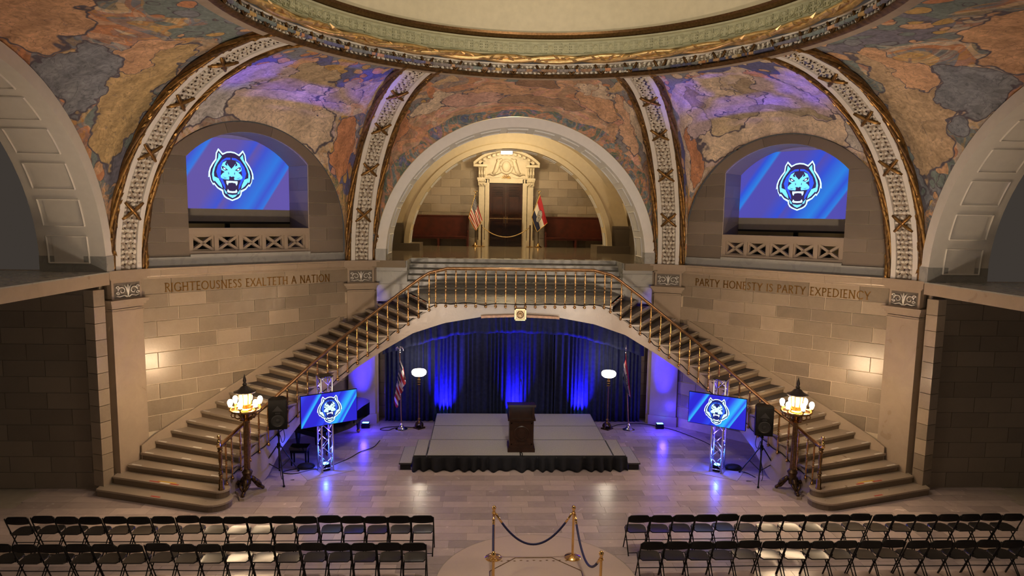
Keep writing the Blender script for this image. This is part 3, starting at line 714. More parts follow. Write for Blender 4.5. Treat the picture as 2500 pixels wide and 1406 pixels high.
rib(8, 1, True, 'gilt edged white flower rib right of the central arch')
rib(9, -1, False, 'gilt edged white flower rib sweeping up the left side')
rib(10, 1, False, 'gilt edged white flower rib sweeping up the right side')

# ---- ring and drum at the top of the vault
def build_ring():
    o = thing('trim_11', (0, 0, 10.0), 'ornate ring of flower band, gilt wreath and key pattern crowning the vault', kind='structure')
    def band(name, prof, mat, n=120):
        put(name, MB().grid([[(r*cos(2*pi*k/n), r*sin(2*pi*k/n), z) for k in range(n)] for r, z in prof], True), mat, o, smooth=30)
    band('band_bed', [(5.75, 9.96), (5.47, 10.02), (5.46, 10.26), (5.6, 10.28)], 'lattice_shade')
    band('lower_bead', [(5.52, 9.95), (5.44, 9.97), (5.40, 10.0), (5.42, 10.03), (5.5, 10.04)], 'dark_gold')
    band('white_rail', [(5.48, 10.235), (5.40, 10.24), (5.40, 10.27), (5.48, 10.275)], 'white_plaster')
    fm = MB()
    def frame(l, w):
        a = l/5.45; rd = Vector((sin(a), cos(a), 0)); return rd*5.455 + Vector((0, 0, 10.135+w)), Vector((cos(a), -sin(a), 0)), Vector((0, 0, 1)), -rd
    fl = MB(); flowers(fl, frame, 2*pi*5.45, .19, .115, random.Random(5), .042); put('flower_lattice', fl, 'lattice_white', o, kind='stuff')
    hm = MB(); holes(hm, frame, 2*pi*5.45, .19, .12, random.Random(77), .013); put('pierced_gaps', hm, 'lattice_dark', o, kind='stuff')
    for k in range(48):
        a = 2*pi*(k+.5)/48; m = MB()
        for sd in (-1, 1):
            m.tube([Vector((5.41*sin(a+sd*x), 5.41*cos(a+sd*x), z)) for x, z in ((.028, 10.24), (.015, 10.12), (0, 10.02))], [.03, .035, .025], 5)
        if cos(a) > -.2: put('ribbon_vee', m, 'dark_gold', o, smooth=True)
    for k2 in range(2):
        n = 180; path = [((5.36+.05*cos(i*.5+k2*pi))*cos(2*pi*i/n)*1.0, (5.36+.05*cos(i*.5+k2*pi))*sin(2*pi*i/n), 10.365+.05*sin(i*.5+k2*pi)) for i in range(n)]
        put('gilt_wreath', MB().tube(path, .062, 7, closed=True), 'bright_gold', o, smooth=True)
    lv = MB(); rr = random.Random(9)
    for i in range(150):
        a = 2*pi*i/150; rd = Vector((sin(a), cos(a), 0)); tn = Vector((cos(a), -sin(a), 0)); c = rd*5.27 + Vector((0, 0, 10.37+rr.uniform(-.05, .05))); d = (tn + Vector((0, 0, rr.uniform(-.8, .8)))).normalized(); e = d.cross(rd)
        lv.add([c-d*.12, c+e*.035, c+d*.12, c-e*.035, c-rd*.05], [(0, 1, 4), (1, 2, 4), (2, 3, 4), (3, 0, 4), (0, 3, 2, 1)])
    put('wreath_leaves', lv, 'bright_gold', o, kind='stuff')
    band('lower_fillet', [(5.5, 10.44), (5.36, 10.45), (5.34, 10.48), (5.42, 10.49)], 'celadon')
    band('key_band', [(5.42, 10.49), (5.42, 10.79)], 'celadon')
    band('upper_fillet', [(5.42, 10.79), (5.36, 10.80), (5.34, 10.83), (5.38, 10.84)], 'celadon')
    band('brown_moulding', [(5.38, 10.84), (5.30, 10.86), (5.22, 10.90), (5.20, 10.95), (5.28, 10.96)], 'bronze')
    band('drum_wall', [(5.28, 10.96), (5.28, 13.4)], 'drum_cream')
    band('dome_shell', [(5.28, 13.4), (5.1, 14.3), (4.5, 15.5), (3.3, 16.6), (1.8, 17.3), (.05, 17.6)], 'drum_cream')
    # Greek key bars and rosettes
    n = 94; key = None; ros = None
    for k in range(n):
        a = 2*pi*(k+.5)/n; rd = Vector((sin(a), cos(a), 0))
        if rd.y < .05: continue
        if key is None:
            kb = MB()
            for sd in (-1, 1):
                for x0, z0, x1, z1 in ((.095, -.10, .18, -.10), (.095, .10, .18, .10), (.095, -.10, .095, -.03), (.095, .10, .095, .03), (.095, -.03, .14, -.03), (.095, .03, .14, .03), (.14, -.03, .14, -.07), (.14, .03, .14, .07)):
                    kb.box((sd*(x0+x1)/2, 0, (z0+z1)/2), (abs(x1-x0)+.014, .024, abs(z1-z0)+.014))
            key = kb.mesh('key_motif'); key.materials.append(MATS['celadon'])
            rb = MB(); rb.box((0, 0, 0), (.15, .02, .15)); pf = [(.062, 0), (.062, .02), (.045, .03), (.04, .015), (.02, .015), (.018, .03), (.001, .034)]
            t2 = MB(); t2.lathe(pf, n=12); rb.add([(x, -z-.008, y) for x, y, z in t2.v], t2.f); ros = rb.mesh('rosette'); ros.materials.append(MATS['celadon'])
        for me, nm in ((key, 'key_motif'), (ros, 'rosette')):
            q = bpy.data.objects.new(nm, me); COL.objects.link(q); q.parent = o; q.location = rd*5.41 + Vector((0, 0, .64)); q.rotation_euler = (0, 0, -a)
build_ring()

# ---- the three great arches and the bays behind them
def half_annulus(r0, r1, zc, y, zb, n=48):
    a = [(r1*cos(pi*k/n), y, zc+r1*sin(pi*k/n)) for k in range(n+1)]; b = [(r0*cos(pi*k/n), y, zc+r0*sin(pi*k/n)) for k in range(n, -1, -1)]
    return [(r1, y, zb)] + a + [(-r1, y, zb), (-r0, y, zb)] + b + [(r0, y, zb)]
def rot_mb(mb, rot):
    c, s_ = cos(rot), sin(rot); mb.v = [(x*c + y*s_, -x*s_ + y*c, z) for x, y, z in mb.v]; return mb
def ring_solid(r0, r1, zc, y0, y1, zb, n=48):
    """arch solid as quads (outer, inner, front, back) with straight legs to zb"""
    mb = MB(); out = [(r1, zb)] + [(r1*cos(pi*k/n), zc+r1*sin(pi*k/n)) for k in range(n+1)] + [(-r1, zb)]
    inn = [(r0, zb)] + [(r0*cos(pi*k/n), zc+r0*sin(pi*k/n)) for k in range(n+1)] + [(-r0, zb)]
    mb.grid([[(x, y0, z) for x, z in inn], [(x, y0, z) for x, z in out], [(x, y1, z) for x, z in out], [(x, y1, z) for x, z in inn], [(x, y0, z) for x, z in inn]]); return mb
def great_arch(idx, rot, label):
    o = thing(f'trim_{idx}', (sin(rot)*AY, cos(rot)*AY, 5.2), label, kind='structure')
    put('arch_ring', rot_mb(ring_solid(4.03, AR, AZc, AY-.03, 10.95, 5.55), rot), 'white_plaster', o, smooth=40)
    for sd in (-1, 1): put('arch_foot', rot_mb(MB().box2((sd*4.02, AY-.04, 5.2), (sd*(AR+.01), 10.96, 5.55)), rot), 'grey_stone', o)
    for k in range(15):
        a0, a1 = pi*(k+.14)/15, pi*(k+.86)/15; m = MB()
        def P(a, y, r=4.03): return (r*cos(a), y, AZc + r*sin(a))
        m.grid([[P(lerp(a0, a1, q/6), y, 4.018) for q in range(7)] for y in (9.98, 10.62)])
        for y in (9.86, 10.74): m.tube([P(lerp(a0, a1, q/6), y, 4.02) for q in range(7)], .022, 4)
        for a in (a0, a1): m.tube([P(a, 9.86, 4.02), P(a, 10.74, 4.02)], .022, 4)
        put('coffer', rot_mb(m, rot), 'white_plaster', o)
    return o
great_arch(12, 0, 'broad white plaster arch with coffered soffit over the upper landing')
great_arch(13, -pi/2, 'white plaster arch at the far left edge')
great_arch(14, pi/2, 'white plaster arch at the far right edge')
def bay(name, y0, y1, hw, rot=0, mat='cream_plaster', label=None, par=None):
    def z1(x): return AZc + sqrt(max(0, 4.72**2-x*x)) if abs(x) < 4.72 else AZc
    yc, hr = (y0+y1)/2, (y1-y0)/2
    def z2(y): return 7.25 + 2.5*sqrt(max(0, 1-((y-yc)/hr)**2))
    xs = [-hw+2*hw*i/40 for i in range(41)]; ys = [y0+(y1-y0)*j/26 for j in range(27)]
    mb = MB(); mb.sheet([[(x, y, max(z1(x), z2(y))) for x in xs] for y in ys], -.05); return put(name, rot_mb(mb, rot), mat, par, smooth=35, **({'label': label, 'kind': 'structure'} if not par else {}))
cg = bay('ceiling', 10.95, 16.0, 4.95, label='cream groin vaulted ceiling behind the central arch')
bay('vault_bay', 16.9, 21.6, 4.95, par=cg)
for rot in (-pi/2, pi/2): bay('vault_bay', 10.95, 16.0, 4.95, rot, par=cg)
ws = {}
for sg in (-1, 1):
    wv = put(f'wall_vestibule_{SIDE[sg]}', MB().box2((sg*4.95, 10.9, 6.32), (sg*5.2, 21.7, 10)), 'cream_plaster', kind='structure', label=f'cream side wall on the {SIDE[sg]} of the upper vestibule')
    for a, b in ((10.9, 13.4), (13.4, 16.0), (16.9, 19.2), (19.2, 21.6)): put('dado_slab', MB().box2((sg*4.9, a+.004, 5.2), (sg*5.2, b-.004, 6.2)), 'dado_stone', wv)
    put('dado_cap', MB().box2((sg*4.87, 10.9, 6.2), (sg*5.2, 21.6, 6.32)), 'dado_stone', wv)
    put(f'wall_gallery_{SIDE[sg]}', MB().box2((sg*16, -5, 5.2), (sg*16.3, 5, 10)), 'cream_plaster', kind='structure', label=f'cream end wall of the {SIDE[sg]} gallery')
    put(f'trim_{17 if sg < 0 else 18}', MB().box2((sg*9.5, -5, 4.9), (sg*9.85, 4.12, 5.17)), 'pale_stone', kind='structure', label=f'pale stone cornice at the outer {SIDE[sg]} edge of the view')
    put(f'floor_gallery_{SIDE[sg]}', MB().box2((sg*9.47, -5, 5.172), (sg*16, 4.1, 5.198)), 'grey_stone', kind='structure', label=f'upper gallery floor at the {SIDE[sg]} edge')
# second arch
a2 = thing('trim_15', (0, 16, 5.2), 'second cream arch with panelled soffit deeper in the vestibule', kind='structure')
put('arch_wall', ring_solid(4.1, 4.96, 5.3, 16.0, 16.9, 5.5), 'cream_plaster', a2, smooth=40)
put('arch_ring', ring_solid(4.0, 4.2, 5.3, 15.85, 16.92, 5.5), 'cream_plaster', a2, smooth=40)
for sd in (-1, 1): put('dado_slab', MB().box2((sd*4.21, 15.94, 5.2), (sd*4.96, 16.0, 6.2)), 'dado_stone', a2); put('dado_cap', MB().box2((sd*4.21, 15.92, 6.2), (sd*4.96, 16.0, 6.3)), 'dado_stone', a2)
for sd in (-1, 1): put('pier_block', MB().box2((sd*3.4 if False else sd*3.55, 15.7, 5.2), (sd*4.96, 17.3, 5.5)), 'dado_stone', a2)
for k in range(15):
    a0, a1 = pi*(k+.14)/15, pi*(k+.86)/15; m = MB()
    def P(a, y, r=3.99): return (r*cos(a), y, 5.3 + r*sin(a))
    m.grid([[P(lerp(a0, a1, q/6), y) for q in range(7)] for y in (16.3, 16.6)])
    for y in (16.2, 16.7): m.tube([P(lerp(a0, a1, q/6), y) for q in range(7)], .02, 4)
    put('coffer', m, 'white_plaster', a2)
# vestibule floor
vf = put('floor_vestibule', MB().prism([(-4.95, 9.5, 4.98), (-3.42, 9.5, 4.98), (-3.42, 11.16, 4.98), (3.42, 11.16, 4.98), (3.42, 9.5, 4.98), (4.95, 9.5, 4.98), (4.95, 21.7, 4.98), (-4.95, 21.7, 4.98)], (0, 0, .22)), 'vestibule_floor' if 'vestibule_floor' in MATS else 'step_stone', kind='structure', label='polished brown stone floor of the upper vestibule')
for k in range(14):
    x = -2.95 + k*5.9/13; piece('edge_tape', (x, 11.22, 5.203), (.19, .05, .004), 0, 'tape_white', vf)
# vestibule back wall
bw = put('wall_back', MB().box2((-5, 21.62, 5.2), (5, 21.9, 10.2)), 'mortar', kind='structure', label='tan block end wall of the upper vestibule behind the door')
i = 0; z = 5.2
while z < 9.9:
    x = -4.95 + (0 if i % 2 else -.47)
    while x < 4.95:
        a, b = max(x, -4.95), min(x+.94, 4.95)
        if not (abs((a+b)/2) < .9 and z < 8.0) and b-a > .05: piece('brick', ((a+b)/2, 21.61, z+.2), (b-a-.014, .04, .386), 0, 'brick', bw)
        x += .94
    z += .4; i += 1
# back wall of the stage recess under the bridge
sw = put('wall_stage', MB().box2((-6.2, 10.35, 0), (6.2, 10.6, 4.0)), 'mortar_dark', kind='structure', label='block wall behind the navy stage curtain')
for sg in (-1, 1):
    for i in range(10):
        xs = (4.1, 4.75, 5.3) if i % 2 else (4.1, 4.45, 5.3)
        for a, b in zip(xs, xs[1:]): piece('brick', (sg*(a+b)/2, 10.335, .2+i*.385), (b-a-.012, .04, .373), 0, 'brick', sw)
# room behind each lunette
for sg in (-1, 1):
    rm = put(f'wall_corridor_{SIDE[sg]}', MB().prism([ob(sg, s, 13.2, z) for s, z in ((-3.2, 5.2), (3.2, 5.2), (3.2, 8.6), (-3.2, 8.6))], Vector(ob(sg, 0, .2, 0))), 'cream_plaster', kind='structure', label=f'cream corridor wall glimpsed through the {SIDE[sg]} balustrade')
    put('corridor_floor', MB().prism([ob(sg, s, d, 5.05) for s, d in ((-3.2, 10.4), (3.2, 10.4), (3.2, 13.2), (-3.2, 13.2))], (0, 0, .14)), 'step_stone', rm)
    for s in (-1.2, .45): put('dark_frame', MB().prism([ob(sg, s, 12.9, 5.2), ob(sg, s+.12, 12.9, 5.2), ob(sg, s+.12, 12.9, 8.5), ob(sg, s, 12.9, 8.5)], Vector(ob(sg, 0, .1, 0))), 'dark_gap', rm)
    put('dark_case', MB().prism([ob(sg, s, 12.6, z) for s, z in ((-.6, 5.2), (2.2, 5.2), (2.2, 5.75), (-.6, 5.75))], Vector(ob(sg, 0, .3, 0))), 'dark_gap', rm)
    light('corridor_lamp', 'POINT', ob(sg, -1.8, 12.4, 7.6), 14, (1, .75, .4), size=.2)

# ================================================================== STAIRS
H = .175
WL = {2: (-9.674, 4.186), 3: (-9.50, 4.54), 4: (-9.36, 4.9), 5: (-9.19, 5.25), 6: (-8.93, 5.56), 7: (-8.67, 5.86), 8: (-8.41, 6.15), 9: (-8.13, 6.43), 10: (-7.86, 6.71), 11: (-7.59, 6.99), 12: (-7.32, 7.26), 13: (-7.05, 7.53), 14: (-6.78, 7.80), 15: (-6.51, 8.08), 16: (-6.23, 8.36), 17: (-5.95, 8.64), 18: (-5.67, 8.92), 19: (-5.40, 9.19), 20: (-5.03, 9.38), 21: (-4.65, 9.52), 22: (-4.29, 9.58), 23: (-3.88, 9.66), 24: (-3.45, 9.72)}
FR = {2: (-6.95, 3.42), 3: (-6.925, 3.69), 4: (-6.88, 3.94), 5: (-6.77, 4.20), 6: (-6.635, 4.46), 7: (-6.49, 4.71), 8: (-6.34, 4.95), 9: (-6.17, 5.20), 10: (-6.00, 5.45), 11: (-5.81, 5.69), 12: (-5.60, 5.91), 13: (-5.38, 6.09), 14: (-5.15, 6.25), 15: (-4.92, 6.41), 16: (-4.68, 6.54), 17: (-4.43, 6.64), 18: (-4.17, 6.72), 19: (-3.90, 6.78), 20: (-3.63, 6.83), 21: (-3.36, 6.87), 22: (-3.08, 6.89), 23: (-2.80, 6.90), 24: (-2.51, 6.90)}
ZB = [(-7.2, 0), (-6.38, 0), (-6.29, .21), (-6.09, .68), (-5.76, 1.16), (-5.03, 2.0), (-4.4, 2.48), (-3.79, 2.88), (-2.94, 3.38), (-2.07, 3.67), (-1.01, 3.86), (0, 3.9)]
RAIL = [(-6.96, 1.36), (-6.87, 1.46), (-6.63, 1.70), (-6.33, 1.93), (-5.98, 2.26), (-5.48, 2.73), (-4.83, 3.30), (-4.05, 3.92), (-3.35, 4.46), (-2.70, 4.94), (-2.45, 5.09), (-2.2, 5.16), (0, 5.18)]
def mir(p, sg): return (p[0]*-sg, p[1]) + tuple(p[2:])      # tables are for the left flight
def tape(parent, a, b, z, mat='tape_white', inset=.05, name='tread_tape', w=.045):
    """strip of tape on a tread, from a to b along the nosing"""
    a, b = Vector((*a, z)), Vector((*b, z)); d = (b-a).normalized(); n = Vector((-d.y, d.x, 0))
    if n.y < 0: n = -n
    put(name, MB().prism([a+n*inset, b+n*inset, b+n*(inset+w), a+n*(inset+w)], (0, 0, .004)), mat, parent)
for sg in (-1, 1):
    st = thing('staircase', (sg*7.5, 5.2, 0), f'curving stone flight of stairs rising along the {SIDE[sg]} wall', 'staircase')
    W = {k: Vector((*mir(v, sg), 0)) for k, v in WL.items()}; Fp = {k: Vector((*mir(v, sg), 0)) for k, v in FR.items()}
    # the two rounded bottom steps
    def bull(k, left, tip, r, back):
        """rounded step outline: nosing from left to tip, round end radius r"""
        l, t = Vector((left[0]*-sg, left[1], 0)), Vector((tip[0]*-sg, tip[1], 0)); d = (t-l).normalized(); n = Vector((-d.y, d.x, 0)); n = n if n.y > 0 else -n
        c = t + n*r; pts = [l]
        for q in range(13): a = pi*q/12; pts.append(c - n*(r*cos(a)) + d*(r*sin(a)))
        pts.append(W[5] + Vector((0, 0, 0))); pts.append(Vector((back[0]*-sg, back[1], 0)))
        return pts
    p1 = bull(1, (-9.89, 3.86), (-7.12, 2.98), .36, (-9.95, 4.3)); p2 = bull(2, (-9.674, 4.186), (-7.02, 3.31), .2, (-9.70, 4.5))
    for k, pp in ((1, p1), (2, p2)):
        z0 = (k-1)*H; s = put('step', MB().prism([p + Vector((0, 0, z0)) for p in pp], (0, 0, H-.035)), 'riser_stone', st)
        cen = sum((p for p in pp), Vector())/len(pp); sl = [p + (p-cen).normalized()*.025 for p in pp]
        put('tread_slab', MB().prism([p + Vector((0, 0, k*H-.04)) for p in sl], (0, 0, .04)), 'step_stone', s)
        l, t = pp[0], pp[1]
        if k == 1: tape(s, tuple((l.lerp(t, .5))[:2]), tuple((l.lerp(t, .585))[:2]), k*H, 'tape_red', .03)
        else:
            tape(s, tuple((l.lerp(t, .35))[:2]), tuple((l.lerp(t, .45))[:2]), k*H, 'tape_red', .03); tape(s, tuple((l.lerp(t, .46))[:2]), tuple((l.lerp(t, .55))[:2]), k*H, 'tape_white', .03)
            tape(s, tuple((l.lerp(t, .56))[:2]), tuple((l.lerp(t, .64))[:2]), k*H, 'tape_red', .03); tape(s, tuple((l.lerp(t, .42))[:2]), tuple((l.lerp(t, .60))[:2]), k*H, 'tape_yellow', .09)
    for k in range(3, 25):
        a, b = W[k], Fp[k]; a2, b2 = (W[k+1], Fp[k+1]) if k < 24 else (a + (a-W[k-1])*.2, b + (b-Fp[k-1])*.2)
        a2 = a2 + (a2-a)*.25; b2 = b2 + (b2-b)*.25
        nd = ((a+b)/2 - (a2+b2)/2).normalized(); ed = (b-a).normalized()
        z0 = (k-1)*H - .02
        pl = [a + Vector((0, 0, z0)), b + Vector((0, 0, z0)), b2 + Vector((0, 0, z0)), a2 + Vector((0, 0, z0))]
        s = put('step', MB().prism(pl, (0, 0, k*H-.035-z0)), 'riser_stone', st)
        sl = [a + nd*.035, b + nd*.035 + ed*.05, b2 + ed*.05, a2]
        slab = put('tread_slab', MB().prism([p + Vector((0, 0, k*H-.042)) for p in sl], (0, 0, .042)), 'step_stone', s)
        put('nosing_roll', MB().tube([a + nd*.012 + Vector((0, 0, k*H-.055)), b + nd*.012 + ed*.03 + Vector((0, 0, k*H-.055))], .018, 6), 'step_stone', s)
        if 10 <= k <= 23: put('tread_mat', MB().prism([p + Vector((0, 0, k*H)) for p in (a.lerp(b, .03) - nd*.09, a.lerp(b, .93) - nd*.09, a2.lerp(b2, .93), a2.lerp(b2, .03))], (0, 0, .004)), 'tread_dark', s)
        if k == 24:
            for q in range(9): tape(s, tuple(a.lerp(b, q/9)[:2]), tuple(a.lerp(b, (q+.9)/9)[:2]), k*H, 'tape_red' if q % 2 else 'tape_white', -.02 if sg else 0, w=.04)
        else:
            for f0 in ((.03, .46, .86) if k < 12 else (.03, .45, .82)): tape(s, tuple(a.lerp(b, f0)[:2]), tuple(a.lerp(b, f0+.1)[:2]), k*H + (.004 if 10 <= k <= 23 else 0), inset=.0)
    # outer string wall below the steps, following the curve, with its arched underside
    ks = [2 + i*.5 for i in range(45)]
    def Fk(t): i = min(23, int(t)); f = t-i; return Fp[i].lerp(Fp[i+1], f)
    def Wk(t): i = min(23, int(t)); f = t-i; return W[i].lerp(W[i+1], f)
    top = []; bot = []; btop = []; bbot = []; sof = []
    for t in ks:
        p = Fk(t); zt = max(.1, (t-1)*H-.02); zb = interp(-abs(p.x), ZB); zb = min(zb, zt-.06)
        nd = (Fk(t)-Wk(t)).normalized(); pf = p + nd*.02
        top.append(pf + Vector((0, 0, zt))); bot.append(pf + Vector((0, 0, zb))); q = Wk(t); sof.append(q + Vector((0, 0, zb)))
        btop.append(pf - nd*.3 + Vector((0, 0, zt)))
    mb = MB(); mb.grid([btop, top, bot, sof]); put('outer_string', mb, 'pale_stone', st, smooth=30)
    # smooth skirting along the wall above the treads
    m = MB(); lo = []; hi = []
    for t in [4 + i for i in range(16)]:
        q = Wk(t); s_ = (q.x*-sg*-1 if False else 0)
        lo.append(q); hi.append(q)
    off = Vector((-sg*R2, -R2, 0))*.03
    sk = []
    for t in range(4, 20): q = W[t] + off; sk.append((q, t*H-.3, t*H+.17))
    m.sheet([[p + Vector((0, 0, z0)) for p, z0, z1 in sk], [p + Vector((0, 0, z1)) for p, z0, z1 in sk]], .03); put('wall_skirting', m, 'pale_stone', st)

# ---- bridge landing between the flights
br = thing('bridge_landing', (0, 8, 0), 'stone bridge landing spanning above the navy stage curtain', 'bridge')
put('deck', MB().prism([(-2.51, 6.9, 4.0), (2.51, 6.9, 4.0), (3.45, 9.72, 4.0), (-3.45, 9.72, 4.0)], (0, 0, .2)), 'grey_stone', br)
put('deck_edge', MB().box2((-2.55, 6.86, 4.155), (2.55, 7.0, 4.2)), 'pale_stone', br)
xs = [-2.55+5.1*i/40 for i in range(41)]
m = MB(); m.grid([[(x, 7.15, 4.16) for x in xs], [(x, 6.88, 4.16) for x in xs], [(x, 6.88, interp(-abs(x), ZB)) for x in xs], [(x*1.25, 9.9, interp(-abs(x), ZB)) for x in xs]]); put('arched_face', m, 'pale_stone', br)
uf = thing('upper_stairs', (0, 10, 4.2), 'short wide grey flight from the bridge up to the vestibule', 'staircase')
for k in range(1, 7):
    y0 = 9.42 + (k-1)*.29; z1 = 4.2 + k*1.0/6
    s = put('step', MB().box2((-3.4, y0+.02, 4.1), (3.4, 11.17, z1-.04)), 'grey_stone', uf); put('tread_slab', MB().box2((-3.4, y0-.015, z1-.045), (3.4, 11.17, z1)), 'grey_stone', s)
for sg in (-1, 1):
    for z0, z1 in ((3.9, 4.45), (4.45, 4.85), (4.85, 5.19)): put('cheek_block', MB().box2((sg*3.40, 9.74, z0+.003), (sg*4.35, 11.2, z1-.003)), 'grey_stone', uf)

# ---- brass balustrade over both flights and the bridge
bal = thing('stair_balustrade', (0, 6.9, 0), 'brass balustrade with turned balusters running up both stairs and across the bridge', 'balustrade')
def turned(h):
    p = [(.012, 0), (.02, .02), (.02, .05), (.013, .07), (.013, .10), (.016, .30), (.020, .40), (.013, .43), (.025, .445), (.013, .46), (.019, .50), (.011, .53), (.03, .545), (.011, .56), (.019, .60), (.012, .64), (.014, .66), (.021, .70), (.012, .92), (.018, .95), (.012, .965), (.012, 1.0)]
    mb = MB(); mb.lathe([(r*1.3, z*h) for r, z in p], n=9); mb.ball((0, 0, -.03), .042, 8, 5); mb.ball((.0, .0, .02), .026, 8, 4); return mb
bmesh_shared = turned(.96).mesh('baluster')
for p in bmesh_shared.polygons: p.use_smooth = True
bmesh_shared.materials.append(MATS['brass'])
def rail_pt(t, sg):
    i = min(23, int(t)); f = t-i; a, b = FR[i], FR[min(24, i+1)]; x, y = lerp(a[0], b[0], f), lerp(a[1], b[1], f)
    j = min(23, max(2, int(t))); wa = WL[j]; dx, dy = x-wa[0], y-wa[1]; l = hypot(dx, dy); x2, y2 = x+dx/l*.06, y+dy/l*.06
    return Vector((x2*-sg, y2, interp(x, RAIL)))
def baluster(p):
    b = bpy.data.objects.new('baluster', bmesh_shared); COL.objects.link(b); b.parent = bal; b.location = Vector((p.x, p.y, p.z-1.0)) - Vector(bal.location)
for sg in (-1, 1):
    for k in range(3, 25): baluster(rail_pt(k-.02, sg))
for i in range(18): baluster(Vector((-2.31+4.62*i/17, 6.84, 5.17)))
path = []
for t in [2 + i*.25 for i in range(89)]: path.append(rail_pt(t, -1))
path += [Vector((x, 6.84, 5.18)) for x in (-2.0, -1.5, -1, -.5, 0, .5, 1, 1.5, 2.0)] + [Vector((-p.x, p.y, p.z)) for p in path[::-1]]
sec = []
for i, p in enumerate(path):
    d = path[min(i+1, len(path)-1)]-path[max(i-1, 0)]; d.normalize(); sd = d.cross(Vector((0, 0, 1))).normalized(); up = sd.cross(d)
    sec.append([p + sd*(.055*cos(a)) + up*(.034*sin(a)) for a in [2*pi*q/10 for q in range(10)]])
m = MB(); m.grid(sec, True); put('handrail', m, 'rail_bronze', bal, smooth=True)
m = MB(); m.tube([p - Vector((0, 0, .045)) for p in path], .014, 6); put('rail_bar', m, 'bronze', bal, smooth=True)
for sg in (-1, 1):
    e = rail_pt(2, sg); b = Vector((e.x, e.y - .0, .35))
    nw = MB(); hh = e.z-.35
    nw.lathe([(.07, 0), (.07, .03), (.055, .05), (.055, .22), (.045, .24), (.03, .26), (.035, .30), (.05, .34), (.03, .36), (.055, .38), (.04, .42), (.033, .45), (.05, .48), (.027, .52), (.033, .60), (.042, .72), (.035, .86), (.06, .90), (.04, .93), (.06, .96), (.045, hh-.02), (.03, hh)], tuple(b), 14); put('newel_post', nw, 'bronze', bal, smooth=40)
    sc = MB(); c0 = Vector((e.x, e.y-.02, e.z))
    sc.tube([c0 + Vector((0, y, z)) for y, z in ((.10, .02), (0, .0), (-.06, .02), (-.05, .09), (0, .17), (-.02, .23), (-.06, .24), (-.075, .21))], [.035, .045, .045, .04, .035, .04, .03, .015], 8); put('rail_scroll', sc, 'polished_brass', bal, smooth=True)

# ---- seal plaque and valance bars at the crown of the bridge
pq = thing('seal_plaque', (0, 6.83, 3.7), 'square gilt plaque with a round seal at the crown of the bridge arch', 'plaque')
put('plate', MB().box2((-.15, 6.82, 3.78), (.15, 6.87, 4.08)), 'plaque_gold', pq)
for a, b in (((-.16, 6.79, 3.77), (.16, 6.83, 3.80)), ((-.16, 6.79, 4.06), (.16, 6.83, 4.09)), ((-.16, 6.79, 3.77), (-.13, 6.83, 4.09)), ((.13, 6.79, 3.77), (.16, 6.83, 4.09))): put('frame_bar', MB().box2(a, b), 'bright_gold', pq)
t = MB(); t.lathe([(.10, 0), (.10, .02), (.085, .03), (.08, .012), (.05, .012), (.045, .025), (.01, .03)], n=20); sm = MB(); sm.add([(x, 6.82-z, y+3.93) for x, y, z in t.v], t.f); put('round_seal', sm, 'bronze', pq, smooth=40)
for sg in (-1, 1):
    bb = MB(); pts = [(sg*(.17+.9*i/8), 6.80, interp(-(.17+.9*i/8), ZB)+.0) for i in range(9)]
    bb.sheet([[(x, y, z+.035) for x, y, z in pts], [(x, y, z-.03) for x, y, z in pts]], .05); put('valance_bar', bb, 'oak', pq)
cb = thing('string_cable', (0, 6.85, 4.1), 'thin black cable draped along the foot of the brass balustrade', 'cable')
rr = random.Random(2); pts = []
for t in [4 + i*.5 for i in range(41)]: p = rail_pt(t, -1); pts.append(Vector((p.x, p.y+.03, p.z-.98+rr.uniform(-.03, .03))))
pts += [Vector((x, 6.82, 4.19+rr.uniform(-.02, .05))) for x in [-2.2+.3*i for i in range(15)]]
pts += [Vector((-p.x, p.y, p.z+rr.uniform(-.02, .02))) for p in pts[:41][::-1]]
put('cable', MB().tube(smoothpath(pts, 3), .012, 5), 'black_plastic', cb, smooth=True)

